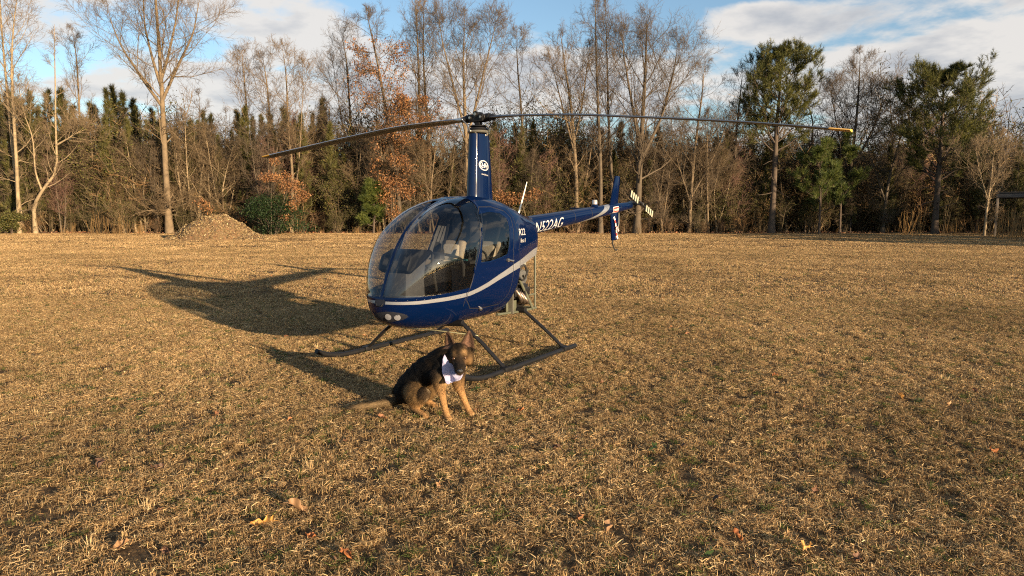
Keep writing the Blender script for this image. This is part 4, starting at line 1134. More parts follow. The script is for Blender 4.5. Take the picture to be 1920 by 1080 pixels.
for s_ in (1, -1):
    p = bn * .042 * s_
    hub.box(tuple(p + (0, 0, HUBZ - .005)), (.20, .024, .085), Matrix.Rotation(RL, 4, 'Z'), .012)
    hub.tube([p * .6 + (0, 0, HUBZ + .035), p * 1.5 + (0, 0, HUBZ + .035)], .034, 18)
    for t in (-.075, .075):
        hub.tube([bd * t + p * .8 + (0, 0, HUBZ), bd * t + p * 1.55 + (0, 0, HUBZ)], .026, 16)
hub = hub.build("rotor_hub", M_BLACK, heli)
mb = MB()
for s_ in (1, -1):
    p = bn * .042 * s_
    mb.tube([p * 1.5 + (0, 0, HUBZ + .035), p * 1.72 + (0, 0, HUBZ + .035)], .017, 12)
    for t in (-.075, .075):
        mb.tube([bd * t + p * 1.55 + (0, 0, HUBZ), bd * t + p * 1.75 + (0, 0, HUBZ)], .013, 12)
mb.build("hub_bolts", M_STEEL, hub)
for s_ in (1, -1):
    q = bd * s_
    g = MB()
    g.tube([q * .085 + (0, 0, HUBZ - .002), q * .115 + (0, 0, HUBZ - .002), q * .12 + (0, 0, HUBZ - .003), q * .20 + (0, 0, HUBZ - .006), q * .23 + (0, 0, HUBZ - .008)], [.040, .046, .036, .036, .030], 20)
    for t in (.125, .14, .155): g.tube([q * t + (0, 0, HUBZ - .003), q * (t + .007) + (0, 0, HUBZ - .003)], [.046, .046], 20)
    gr = g.build("blade_grip", M_DARK, hub)
    h = q * .15 + bn * .11 * s_
    g = MB().tube([q * .15 + (0, 0, HUBZ - .01), h + (0, 0, HUBZ - .02)], [.018, .014], 10)
    g.build("pitch_horn", M_BLACK, hub)
    lk = q * .02 + bn * .125 * s_
    g = MB().tube([h + (0, 0, HUBZ - .02), h * .5 + lk * .5 + (0, 0, 2.60), lk + (0, 0, 2.515)], [.007, .008, .007], 8)
    g.ball(tuple(h + (0, 0, HUBZ - .02)), .014, 10, 6); g.ball(tuple(lk + (0, 0, 2.515)), .014, 10, 6)
    g.build("pitch_link", M_STEEL, hub)
def rotor_blade(s_, droop, name="rotor_blade"):
    """airfoil section swept from root to tip along a drooping line"""
    rs = np.linspace(.20, 3.83, 46)
    dr = pchip([0, .25, 1, 2, 3, 3.83], [0] + droop, rs)
    sec = np.array([(.055, 0), (.048, .0085), (.030, .0125), (.0, .0130), (-.05, .0095), (-.10, .0045), (-.128, .0008), (-.128, -.0008), (-.10, -.0035), (-.05, -.0075), (.0, -.0105), (.030, -.0105), (.048, -.0075)])
    lead = bn * s_                                   # both leading edges look the way the rotor turns
    V = []
    for r, d in zip(rs, dr):
        k = np.clip((r - .20) / .35, 0, 1); ch = .55 + .45 * k; th = 1.7 - .7 * k
        tw = R(8.0 - 5.5 * r / 3.83)
        for c, t in sec:
            cc, tt = c * ch, t * th
            V.append(bd * s_ * r + lead * (cc * math.cos(tw) - tt * math.sin(tw)) + np.array([0, 0, HUBZ - .008 - d + cc * math.sin(tw) + tt * math.cos(tw)]))
    V = np.array(V); n = len(sec); m = len(rs)
    Q, mi = [], []
    for i in range(m - 1):
        for j in range(n):
            Q.append([i * n + j, i * n + (j + 1) % n, (i + 1) * n + (j + 1) % n, (i + 1) * n + j])
            mi.append(1 if j in (0, 1, 12, 11) else 0)
    tip = 43
    Qa = np.array(Q); mi = np.array(mi); isl = np.repeat(np.arange(m - 1), n) >= tip
    for nm, sel, mats in ((name, ~isl, [M_BLADE, M_LEAD]), ("blade_tip", isl, [M_YEL, M_YEL] if s_ > 0 else [M_BLADE, M_YEL])):  # left tip black except its edge: shade painted over the yellow
        used, inv = np.unique(Qa[sel], return_inverse=True)
        me = np_mesh(nm, V[used], inv.reshape(-1, 4), mat=mi[sel])
        bm = bmesh.new(); bm.from_mesh(me)
        bmesh.ops.holes_fill(bm, edges=[e for e in bm.edges if e.is_boundary], sides=20)
        bmesh.ops.recalc_face_normals(bm, faces=bm.faces[:]); bm.to_mesh(me); bm.free()
        me.set_sharp_from_angle(angle=R(40))
        o = bpy.data.objects.new(nm, me)
        for k in mats: me.materials.append(k)
        COL.objects.link(o); o.parent = heli if nm == name else bl
        bl = o
rotor_blade(1, [.0, .035, .137, .26, .385])
rotor_blade(-1, [.0, .012, .085, .18, .26])

# tail cone, fins, tail rotor
TZ = lambda x: np.interp(x, [-4.36, -1.0], [1.722, 1.425])
TR_ = lambda x: np.interp(x, [-4.36, -3.7, -1.28, -1.0], [.058, .082, .121, .126])
def tail_cone():
    xs = np.linspace(-1.0, -4.36, 460); n = 120
    a = np.linspace(0, 2 * np.pi, n, endpoint=False)
    X, A = np.meshgrid(xs, a, indexing='ij')
    r = TR_(X); V = np.stack([X, r * np.cos(A), TZ(X) + r * np.sin(A)], -1)
    i, j = np.meshgrid(np.arange(len(xs) - 1), np.arange(n), indexing='ij'); j2 = (j + 1) % n
    Q = np.stack([i * n + j, i * n + j2, (i + 1) * n + j2, (i + 1) * n + j], -1).reshape(-1, 4)
    C = V.reshape(-1, 3)[Q].mean(1)
    ph = np.degrees(np.arctan2(C[:, 2] - TZ(C[:, 0]), np.abs(C[:, 1])))
    # silver swoosh: along the underside, then curling up over the cone
    xc = pchip([-95, -75, -55, -30, 0, 30, 60, 95], [-1.9, -2.25, -2.62, -2.95, -3.17, -3.29, -3.36, -3.40], ph)
    hw = pchip([-95, -75, -55, -30, 0, 30, 60, 95], [.12, .16, .17, .15, .115, .10, .095, .09], ph)
    sw_ = np.abs(C[:, 0] - xc) < hw
    ring = np.zeros(len(C), bool)
    for xr in (-1.62, -2.2, -2.75, -3.3, -3.86): ring |= np.abs(C[:, 0] - xr) < .0042
    me = np_mesh("tail_cone", V.reshape(-1, 3), Q[:, ::-1], mat=np.where(ring, 2, np.where(sw_, 1, 0)))
    for k in (M_BLUE, M_SILVER, M_SEAM): me.materials.append(k)
    o = bpy.data.objects.new("tail_cone", me); COL.objects.link(o); o.parent = heli
    return o
cone = tail_cone()
def slab(poly, th, axis='y', bevel=.006, off=0.0):
    """thin shape with rounded edges from an outline in (x, z)"""
    bm = bmesh.new()
    vs = [bm.verts.new((x, off - th / 2, z) if axis == 'y' else (x, z, off - th / 2)) for x, z in poly]
    f = bm.faces.new(vs)
    r = bmesh.ops.extrude_face_region(bm, geom=[f])
    bmesh.ops.translate(bm, verts=[v for v in r['geom'] if isinstance(v, bmesh.types.BMVert)], vec=(0, th, 0) if axis == 'y' else (0, 0, th))
    if bevel: bmesh.ops.bevel(bm, geom=bm.edges[:], offset=bevel, segments=2, affect='EDGES', profile=.5)
    return MB().bm(bm)
slab([(-3.56, 1.70), (-3.84, 1.72), (-3.925, 2.175), (-3.905, 2.19), (-3.77, 2.19), (-3.755, 2.18)], .030, bevel=.010).build("tail_fin", M_BLUE, heli)
lf = slab([(-3.60, 1.60), (-3.86, 1.62), (-3.845, 1.165), (-3.83, 1.155), (-3.665, 1.150), (-3.65, 1.165)], .030, bevel=.010).build("tail_fin", M_BLUE, heli)
MB().tube(spline([(-3.68, 0, 1.20), (-3.70, 0, 1.10), (-3.76, 0, 1.02), (-3.84, 0, .985), (-3.88, 0, 1.0)], 14), .011, 10).build("tail_skid", M_RUB, lf)
slab([(-3.62, -.10), (-3.86, -.10), (-3.86, -.78), (-3.66, -.78)], .026, 'z', .009, 1.668).build("tail_plane", M_BLUE, heli)
MB().tube([(-3.92, 0, 1.60), (-3.925, 0, 1.42), (-3.88, 0, 1.30), (-3.875, 0, 1.20)], .009, 8).build("guard_wire", M_STEEL, lf)
# striped ribbon tied to the lower fin
for k in range(7):
    t0, t1 = k / 7, (k + 1) / 7
    p = lambda t: np.array([-3.665 - .17 * t, .030 + .01 * math.sin(t * 6), 1.535 - .36 * t])
    if k == 0: rb = MB().tube([p(t0), p(t1)], .016, 6, flat=.35).build("ribbon", M_PINK, heli)
    else: MB().tube([p(t0), p(t1 - .004)], .016, 6, flat=.35).build("ribbon_band", M_RED if k % 2 else M_PINK, rb)
mb = MB()
for s_ in (1, -1):
    mb.box((-3.765 + .03 * s_, .05, 1.335 + .016 * s_), (.055, .008, .034), Matrix.Rotation(.7 * s_, 4, 'Y'), .003)
mb.build("ribbon_knot", mat("ribbon_pink", (.70, .42, .40), rough=.6), rb)
# gearbox and tail rotor on the left side of the tail
TRX, TRY, TRZ = -4.43, .19, 1.742
gb = MB().tube([(-4.30, 0, 1.716), (-4.38, 0, 1.724), (-4.43, 0, 1.735), (-4.49, 0, 1.74)], [.050, .062, .068, .040], 18)
gb.tube([(TRX, -.06, TRZ), (TRX, .06, TRZ), (TRX, .10, TRZ)], [.05, .05, .025], 18)
gb = gb.build("tail_gearbox", M_DARK, heli)
MB().tube([(TRX, .06, TRZ), (TRX, TRY + .03, TRZ)], .016, 12).build("tail_rotor_shaft", M_STEEL, gb)
th = MB().box((TRX, TRY, TRZ), (.09, .05, .05), Matrix.Rotation(0, 4, 'Y'), .008)
ta = math.radians(19.5)                              # the front blade points forward and up
td = np.array([math.cos(ta), 0, math.sin(ta)]); tn = np.array([-math.sin(ta), 0, math.cos(ta)])
for s_ in (1, -1):
    th.tube([td * .03 * s_ + (TRX, TRY, TRZ), td * .17 * s_ + (TRX, TRY, TRZ)], [.022, .014], 10)
    th.tube([td * .10 * s_ + tn * .05 + (TRX, TRY, TRZ), td * .10 * s_ + tn * .045 + (TRX, TRY - .10, TRZ)], .007, 8)
th = th.build("tail_rotor_hub", M_DARK, heli)
for s_ in (1, -1):
    def strip(r0, r1, th_):
        bm = bmesh.new()
        vs = [bm.verts.new(Vector(td * r * s_ + tn * c + (TRX, TRY, TRZ)) + Vector((0, th_ * .5 * sg, 0))) for sg in (1, -1) for r, c in ((r0, -.056), (r1, -.056), (r1, .056), (r0, .056))]
        for f in ((0, 1, 2, 3), (7, 6, 5, 4), (0, 4, 5, 1), (1, 5, 6, 2), (2, 6, 7, 3), (3, 7, 4, 0)): bm.faces.new([vs[q] for q in f])
        return MB().bm(bm)
    tb = strip(.15, .530, .016).build("tail_rotor_blade", M_BLACK, heli, smooth=False)
    for q in range(4):
        strip(.185 + q * .093, .185 + q * .093 + .050, .019).build("blade_stripe", M_CREAM, tb, smooth=False)
# antenna, beacon
MB().tube(spline([(-.80, .02, 1.545), (-.90, .02, 1.74), (-1.02, .02, 1.99)], 10), np.linspace(.019, .0065, 10), 12, flat=.55).build("antenna", M_WHITE, heli)
bc = MB().revolve((-3.02, 0, TZ(-3.02) + TR_(-3.02) - .004), [(.055, 0), (.052, .02), (.045, .03), (.040, .034)], 20).build("beacon", M_BLUE, heli)
MB().revolve((-3.02, 0, TZ(-3.02) + TR_(-3.02) + .028), [(.040, 0), (.040, .055), (.034, .068), (.0, .073)], 20).build("beacon_lens", mat("beacon_glass", (.34, .32, .32), rough=.12, spec=.8, coat=.8), bc)

# landing gear
for s_ in (1, -1):
    pts = [(-.60, .955 * s_, .045), (-.2, .955 * s_, .045), (.4, .955 * s_, .045), (.95, .955 * s_, .045), (1.18, .955 * s_, .046), (1.34, .953 * s_, .060), (1.50, .95 * s_, .098), (1.62, .95 * s_, .150)]
    sk = MB().tube(spline(pts, 40), .027, 16).build("skid", M_BLACK, heli)
    MB().box((.25, .955 * s_, .012), (1.5, .034, .012), None, .003).build("skid_shoe", M_STEEL, sk)
    for xt, yt, zt, xb in ((.885, .42, .475, .877), (-.345, .40, .452, -.338)):
        st = MB().tube([(xt, yt * s_, zt), ((xt + xb) / 2, (yt + .95) / 2 * s_, (zt + .07) / 2 + .005), (xb, .945 * s_, .062)], [.029, .027, .026], 16, flat=.62, flatdir=(1, 0, 0)).build("skid_strut", M_BLACK, heli)
        MB().box((xb, .955 * s_, .058), (.12, .078, .05), None, .015).build("strut_shoe", M_BLACK, st)
MB().tube([(.885, -.43, .470), (.885, 0, .445), (.885, .43, .470)], .034, 14).build("cross_tube", M_BLACK, heli)
MB().tube([(-.345, -.42, .455), (-.345, -.2, .445), (-.345, .2, .445), (-.345, .42, .455)], .034, 14).build("cross_tube", M_BLACK, heli)
MB().tube([(.70, -.60, .30), (.93, .10, .372), (.885, .615, .362)], .0055, 8).build("brace_wire", mat("brace_yellow", (.62, .58, .34), rough=.5), heli)

# nose: landing lights in their dark recess, air vent and pitot
def nose_disc(p, n, r, h, seg=24, sx=1.0):
    return MB().revolve(tuple(p), [(0, h), (r * .9, h), (r, h * .5), (r, -h)], seg, axis=tuple(n))
def skin_patch(poly_yz, off, name, m_, parent=None, cells=34):
    """a small sheet lying on the nose, outline given in (y, z)"""
    poly = np.asarray(poly_yz); y0, y1 = poly[:, 0].min(), poly[:, 0].max(); z0, z1 = poly[:, 1].min(), poly[:, 1].max()
    fr = FP[:240]; fn = FN[:240]
    flat = fr.reshape(-1, 3); fl = fn.reshape(-1, 3)
    k = cells; V = np.zeros((k * k, 3)); Yg, Zg = np.meshgrid(np.linspace(y0, y1, k), np.linspace(z0, z1, k), indexing='ij')
    for q, (yy, zz) in enumerate(zip(Yg.ravel(), Zg.ravel())):
        d = (flat[:, 1] - yy) ** 2 + (flat[:, 2] - zz) ** 2 - flat[:, 0] * 1e-6
        i = int(d.argmin()); V[q] = (flat[i, 0] + off * fl[i, 0], yy + off * fl[i, 1], zz + off * fl[i, 2])
    sd = sd_poly(Yg, Zg, poly).ravel()
    Q = []
    for i in range(k - 1):
        for j in range(k - 1):
            q = [i * k + j, (i + 1) * k + j, (i + 1) * k + j + 1, i * k + j + 1]
            if sd[q].mean() < 0: Q.append(q)
    used, inv = np.unique(np.array(Q), return_inverse=True)
    return link_mesh(name, np_mesh(name, V[used], inv.reshape(-1, 4)), m_, parent or heli)
el_ = [(.055 + .165 * math.cos(t) + .02, .605 + .052 * math.sin(t) + .012 * math.cos(t)) for t in np.linspace(0, 2 * np.pi, 30, endpoint=False)]
rec = skin_patch(el_, .004, "light_recess", M_SEAM)
for yy, zz in ((.085, .606), (.165, .603)):
    p, n = on_skin(1.59 if yy < .12 else 1.565, zz, 1)
    fr = FP[:240].reshape(-1, 3); i = int(((fr[:, 1] - yy) ** 2 + (fr[:, 2] - zz) ** 2).argmin()); p = Vector(fr[i]); n = Vector(FN[:240].reshape(-1, 3)[i])
    n = (n + Vector((.35, .12, .05))).normalized()
    lp = MB().revolve(tuple(p - n * .004), [(.028, 0), (.036, .002), (.038, .009), (.034, .010), (.032, .008)], 28, axis=tuple(n)).build("landing_light", M_DARK, heli)
    MB().revolve(tuple(p - n * .012), [(.0, .020), (.018, .0195), (.033, .018)], 28, axis=tuple(n)).build("reflector", mat("reflector", (.36, .37, .40), rough=.30, metal=.35), lp)
    MB().revolve(tuple(p + n * .006), [(.0, .005), (.02, .004), (.036, 0)], 28, axis=tuple(n)).build("lens", M_LAMPG, lp)
skin_patch([(-.062, .765), (.062, .765), (.066, .735), (.040, .700), (-.040, .700), (-.066, .735)], .006, "air_vent", M_SEAM)
MB().tube([(1.636, -.045, .735), (1.650, -.03, .706), (1.652, .03, .706), (1.638, .045, .735)], .004, 8).build("vent_lip", M_DARK, heli)
mb = MB()
for x in np.arange(.98, 1.60, .062):
    for s_ in (1, -1):
        p, n = on_skin(x, .790 - (x - .98) * .015 - .012, s_); mb.ball(tuple(p), .0042, 6, 4)
for x in np.arange(-.70, .05, .07):
    p, n = on_skin(x, 1.195 + (-.05 - x) * .12, 1); mb.ball(tuple(p), .0032, 6, 4)
for z in np.arange(1.25, 1.55, .06):
    p, n = on_skin(-.055, z, 1); mb.ball(tuple(p), .0032, 6, 4)
mb.build("rivets", M_STEEL, heli)["kind"] = "stuff"
for s_ in (1, -1):
    p, n = on_skin(.265, 1.085, s_)
    hd = MB().tube([p + n * .002, p + n * .022], .020, 14)
    hd.tube([p + n * .020 + Vector((.02, 0, .004)), p + n * .026 + Vector((-.09, 0, -.012))], .009, 8)
    hd.build("door_handle", M_STEEL, heli)
    p, n = on_skin(.62, .60, s_)
    MB().tube([p, p + n * .022], [.020, .016], 14).build("fuel_drain", M_STEEL, heli)
    p, n = on_skin(.60, 1.50, s_); 
    for z in (1.02, 1.42):
        xx_ = .86 if z < 1.2 else .665
        p, n = on_skin(xx_, z, s_); MB().tube([p + n * .004 - Vector((0, 0, .03)), p + n * .004 + Vector((0, 0, .03))], .008, 8).build("door_hinge", M_BLUE, heli)

# engine bay: welded frame, firewall, engine, fan, exhaust
fw = MB()
for s_ in (1, -1):
    fw.tube([(-.762, .30 * s_, 1.20), (-.762, .30 * s_, .425)], .0135, 10)
    fw.tube([(.12, .33 * s_, .455), (-.35, .33 * s_, .43), (-.775, .31 * s_, .425)], .015, 10)
    fw.tube([(-.39, .30 * s_, .82), (-.66, .33 * s_, .43)], .019, 10)
    fw.tube([(-.60, .30 * s_, .60), (-.762, .30 * s_, .60)], .010, 8)
fw.tube([(-.762, .30, .425), (-.762, -.30, .425)], .014, 10)
fw.tube([(-.762, .30, 1.10), (-.762, -.30, 1.10)], .014, 10)
fw.build("engine_frame", M_OLIVE, heli)
fb_ = MB()
fb_.box((-.16, 0, .80), (.02, .74, .74), None, .004)
fb_.box((-.06, 0, 1.25), (.02, .72, .56), None, .004)
fb_.build("firewall", M_ALU, heli)
MB().box((-.22, .30, .50), (.22, .012, .14), None, .004).build("side_shield", M_OLIVE, heli)
MB().box((-.70, 0, 1.13), (.10, .56, .12), None, .02).build("oil_cooler", M_OLIVE, heli)
MB().box((-.52, .15, 1.04), (.22, .22, .16), None, .02).build("air_box", mat("air_box_grey", (.22, .23, .20), rough=.6, var=.15), heli)
en = MB()
en.box((-.42, 0, .66), (.42, .26, .28), None, .03)
for s_ in (1, -1):
    for xx_ in (-.32, -.54):
        for k in range(7):
            en.box((xx_, (.15 + k * .022) * s_, .66), (.155, .008, .155), None, .004)
        en.box((xx_, .315 * s_, .66), (.12, .03, .10), None, .012)
en.build("engine", M_DARK, heli)
fn_ = MB().revolve((-.60, .0, .62), [(.08, -.09), (.22, -.10), (.27, -.04), (.27, .04), (.20, .07), (.06, .07)], 32, axis=(-1, 0, 0))
fn_.build("fan_housing", M_DARK, heli)
mb = MB()
for k in range(3):
    mb.tube(spline([(-.30 - .07 * k, .30, .70 - .03 * k), (-.33 - .07 * k, .345, .63 - .03 * k), (-.38 - .07 * k, .34, .56 - .02 * k), (-.48 - .05 * k, .24, .52)], 14), .024, 12)
mb.build("exhaust_pipes", mat("exhaust_steel", (.23, .18, .14), rough=.42, metal=.85, var=.4, vscale=14), heli)
pu = MB().revolve((-.47, .29, .84), [(.02, -.02), (.085, -.02), (.085, -.008), (.07, 0), (.085, .008), (.085, .02), (.02, .02)], 28, axis=(0, 1, .1))
pu.build("pulley", M_STEEL, heli)
mb = MB().tube(spline([(-.36, .30, .92), (-.44, .33, .98), (-.52, .32, .94), (-.58, .28, .86), (-.56, .25, .76)], 16), .014, 8)
mb.tube(spline([(-.25, .32, .95), (-.32, .34, .86), (-.44, .34, .80), (-.60, .30, .90)], 16), .009, 8)
mb.build("hoses", M_RUB, heli)

# cabin: floor, bulkhead, seats, instrument pod, stick
fl = slab([(1.50, -.12), (1.38, -.27), (1.1, -.36), (.1, -.37), (-.02, -.36), (-.02, .36), (.1, .37), (1.1, .36), (1.38, .27), (1.50, .12)], .03, 'z', .004, .585)
fl.build("cabin_floor", M_CARPET, heli)
MB().box((.00, 0, 1.08), (.03, .76, .94), None, .01).build("bulkhead", M_LIN, heli)
MB().box((.045, 0, 1.30), (.09, .16, .84), None, .03).build("mast_tunnel", M_LIN, heli)
def soft_box(c, size, M=None, r=.05):
    bm = bmesh.new(); bmesh.ops.create_cube(bm, size=1)
    for v in bm.verts: v.co = Vector((v.co.x * size[0], v.co.y * size[1], v.co.z * size[2]))
    bmesh.ops.bevel(bm, geom=bm.edges[:], offset=r, segments=5, affect='EDGES', profile=.55)
    return MB().bm(bm, c, M)
for s_ in (1, -1):
    st = soft_box((.33, .225 * s_, .83), (.50, .38, .36), None, .03).build("seat", M_LIN, heli)
    soft_box((.36, .255 * s_, 1.02), (.48, .44, .10), Matrix.Rotation(-.08, 4, 'Y'), .045).build("seat_cushion", M_SEAT, st)
    soft_box((.165, .255 * s_, 1.105), (.10, .34, .36), Matrix.Rotation(-.16, 4, 'Y'), .048).build("seat_back", M_SEAT, st)
    soft_box((.190, .255 * s_, 1.10), (.10, .25, .29), Matrix.Rotation(-.16, 4, 'Y'), .045).build("seat_pad", mat("seat_fleece", (.56, .47, .34), rough=.95, var=.15, vscale=60, bump=.15, bscale=200), st)
    for q in (.10, -.10):
        MB().tube(spline([(.075, (.265 + q) * s_, 1.62), (.13, (.265 + q) * s_, 1.40), (.225, (.265 + q * .9) * s_, 1.18), (.26, (.265 + q * .6) * s_, 1.06)], 12), .022, 8, flat=.15, flatdir=(0, 1, 0)).build("seat_belt", M_RUB, st)
pod = slab([(1.44, .60), (1.42, 1.05), (1.36, 1.175), (1.26, 1.215), (1.16, 1.205), (1.10, 1.15), (1.14, .95), (1.12, .60)], .30, bevel=.03)
pod.build("instrument_pod", M_LIN, heli)
slab([(1.47, 1.04), (1.40, 1.185), (1.26, 1.240), (1.08, 1.228), (1.06, 1.205), (1.14, 1.14), (1.40, 1.0)], .40, bevel=.025).build("glare_shield", M_BLACK, heli)
mb = MB()
for k, (yy, zz) in enumerate(((-.10, 1.13), (0, 1.13), (.10, 1.13), (-.10, 1.03), (0, 1.03), (.10, 1.03))):
    mb.revolve((1.112, yy, zz), [(0, .012), (.036, .012), (.042, .008), (.042, -.01)], 20, axis=(-1, 0, 0))
mb.build("instruments", mat("dial_glass", (.03, .03, .035), rough=.1, coat=.8), heli)
cs = MB().tube(spline([(.74, 0, .60), (.80, 0, .85), (.84, 0, 1.10), (.83, 0, 1.17)], 12), .018, 10)
cs.tube(spline([(.83, -.40, 1.06), (.83, -.34, 1.14), (.83, 0, 1.175), (.83, .34, 1.14), (.83, .40, 1.06)], 20), .015, 10)
for s_ in (1, -1): cs.tube([(.83, .40 * s_, 1.08), (.83, .405 * s_, .95)], .022, 10)
cs.build("control_stick", M_RUB, heli)
for s_ in (1, -1):
    soft_box((1.20, .27 * s_, .63), (.16, .10, .03), Matrix.Rotation(-.6, 4, 'Y'), .01).build("pedal", M_DARK, heli)
soft_box((.66, .25, 1.075), (.20, .28, .045), Matrix.Rotation(.06, 4, 'Y'), .015).build("chart_bag", M_RUB, heli)
MB().tube(spline([(.70, .16, 1.10), (.62, .22, 1.105), (.66, .32, 1.105), (.74, .30, 1.10)], 14), .009, 8).build("headset_lead", mat("teal_cord", (.04, .22, .20), rough=.6), heli)
hs = MB()
hs.tube(spline([(.40, .40, 1.08), (.42, .38, 1.17), (.42, .28, 1.20), (.42, .18, 1.17), (.40, .16, 1.08)], 16), .012, 8)
for q in (.40, .16): hs.ball((.40, q, 1.075), (.035, .022, .045), 14, 8)
hs.build("headset", M_RUB, heli)

# ---- lettering
def text_verts(txt, size, shear=0.0, cuts=0.0, spacing=1.0, bold=0.0):
    cu = bpy.data.curves.new("lettering", 'FONT'); cu.body = txt; cu.size = size; cu.shear = shear; cu.space_character = spacing
    cu.offset = bold; cu.resolution_u = 3
    o = bpy.data.objects.new("lettering", cu); COL.objects.link(o)
    dg = bpy.context.evaluated_depsgraph_get(); dg.update()
    me = bpy.data.meshes.new_from_object(o.evaluated_get(dg))
    bpy.data.objects.remove(o)
    bm = bmesh.new(); bm.from_mesh(me); bpy.data.meshes.remove(me)
    bmesh.ops.triangulate(bm, faces=bm.faces[:])
    ys = [v.co.y for v in bm.verts]; xs = [v.co.x for v in bm.verts]
    if cuts:
        for c in np.arange(min(ys) + cuts, max(ys), cuts):
            bmesh.ops.bisect_plane(bm, geom=bm.verts[:] + bm.edges[:] + bm.faces[:], plane_co=(0, c, 0), plane_no=(0, 1, 0))
        for c in np.arange(min(xs) + cuts, max(xs), cuts):
            bmesh.ops.bisect_plane(bm, geom=bm.verts[:] + bm.edges[:] + bm.faces[:], plane_co=(c, 0, 0), plane_no=(1, 0, 0))
        bmesh.ops.triangulate(bm, faces=bm.faces[:])
    bm.verts.index_update()
    V = np.array([tuple(v.co) for v in bm.verts]); T = np.array([[v.index for v in f.verts] for f in bm.faces]); bm.free()
    return V, T
def cone_point(x, arc, off=.002):
    """arc: distance round the cone, up from the middle of its left side"""
    r = TR_(x); a = arc / r
    return np.stack([x, (r + off) * np.cos(a), TZ(x) + (r + off) * np.sin(a)], -1)
def rect_grid(w, h, nx=8, ny=6):
    X, Y = np.meshgrid(np.linspace(0, w, nx), np.linspace(0, h, ny), indexing='ij')
    V = np.stack([X, Y, 0 * X], -1).reshape(-1, 3); i, j = np.meshgrid(np.arange(nx - 1), np.arange(ny - 1), indexing='ij'); a = (i * ny + j).ravel()
    return V, np.stack([a, a + ny, a + ny + 1, a + 1], 1)
V, T = text_verts("N522AG", .205, .26, .012, 1.0, -.001)
V[:, 0] *= .86
wdt = V[:, 0].max()
P_ = cone_point(-1.035 - V[:, 0] * (.80 / wdt), V[:, 1] - .098)
link_mesh("registration", np_mesh("registration", P_, None, T), mat("letter_white", (.48, .48, .48), rough=.45), heli)
M_LET = MATS["letter_white"]
def skin_text(txt, size, x0, z0, shear, name, m_, slope=0.0, sq=1.0, bold=0.0):
    V, T = text_verts(txt, size, shear, .012, 1.0, bold)
    out = []
    for vx, vy, _ in V:
        p, n = on_skin_fine(x0 - vx * sq, z0 + vy + slope * vx)
        out.append(p + n * .0035)
    return link_mesh(name, np_mesh(name, np.array([tuple(p) for p in out]), None, T), m_, heli)
def on_skin_fine(x, z):
    i = np.abs(FXS - x).argsort()[:2]; i0, i1 = int(min(i)), int(max(i)); f = (FXS[i0] - x) / (FXS[i0] - FXS[i1])
    res = []
    for k in (i0, i1):
        row = FP[k]; ok = (row[:, 1] > 0)
        o = np.where(ok)[0]; o = o[np.argsort(row[o, 2])]
        res.append((np.array([np.interp(z, row[o, 2], row[o, c]) for c in range(3)]), FN[k][o[int(np.abs(row[o, 2] - z).argmin())]]))
    return Vector(res[0][0] * (1 - f) + res[1][0] * f), Vector(res[0][1])
skin_text("R22", .105, -.045, 1.348, .12, "model_lettering", M_LET, 0, 1.25, .0)
skin_text("Beta II", .062, -.06, 1.268, .35, "model_lettering", M_LET, 0, 1.05, .0)
# warning plate on the tail
V, Q = rect_grid(.215, .098, 14, 10)
pl_ = link_mesh("warning_sign", np_mesh("warning_sign", cone_point(-3.52 - V[:, 0], V[:, 1] - .058, .002), Q), M_PINK, heli)
V, Q = rect_grid(.195, .080, 14, 10)
link_mesh("sign_border", np_mesh("sign_border", cone_point(-3.53 - V[:, 0], V[:, 1] - .049, .004), Q), M_RED, pl_)
V, T = text_verts("DANGER", .044, 0, .012, 1.0, .0008)
link_mesh("sign_text", np_mesh("sign_text", cone_point(-3.54 - V[:, 0] * (.175 / V[:, 0].max()), V[:, 1] - .024, .006), None, T), M_PINK, pl_)
# emblem on the mast fairing
def mast_point(u, v, off=.002):
    """u: distance round the fairing from the left front, v: height"""
    L_, W_ = mast_section(v)
    a = np.interp(u, [-.3, .3], [.85 - 1.75, .85 + 1.75])
    cx_, sx = np.cos(a), np.sin(a)
    x = np.where(cx_ > 0, cx_ * (L_ * .92 + off), cx_ * (L_ * 1.05 + off)) - .01
    y = np.sign(sx) * np.abs(sx) ** np.where(cx_ > 0, 1.0, 1.25) * (W_ + off)
    return np.stack([x, y, v], -1)
def ring(rx, rz, w, u0, v0, n=60, t0=0, t1=2 * math.pi, wob=.0):
    t = np.linspace(t0, t1, n); V = []
    for k in (0, .5, 1):
        s_ = 1 - k * w
        V.append(mast_point(u0 + rx * s_ * np.cos(t), v0 + (rz - k * w * rx) * np.sin(t) + wob * np.cos(t), .0025))
    V = np.concatenate(V); Q = [[r * n + i, r * n + i + 1, (r + 1) * n + i + 1, (r + 1) * n + i] for r in range(2) for i in range(n - 1)]
    return V, Q
V, Q = ring(.078, .057, .14, .085, 2.133, wob=-.010)
em = link_mesh("emblem", np_mesh("emblem", V, Q), M_LET, fairing)
V, Q = ring(.054, .036, .16, .076, 2.137, t0=2.0, t1=4.6, wob=-.006)
link_mesh("emblem_swoosh", np_mesh("emblem_swoosh", V, Q), M_LET, em)
V, T = text_verts("HH", .070, .22, .006, .92, .0022)
V[:, 0] -= V[:, 0].max() / 2
link_mesh("emblem_letters", np_mesh("emblem_letters", mast_point(.095 + V[:, 0], 2.108 + V[:, 1] - V[:, 0] * .10, .0025), None, T), M_LET, em)
V, T = text_verts("www.hhi.com", .026, .1, .006, 1.0, .0004)
link_mesh("web_address", np_mesh("web_address", mast_point(.045 + V[:, 0] * (.105 / V[:, 0].max()), 2.030 + V[:, 1] - V[:, 0] * .10, .0025), None, T), M_LET, fairing)

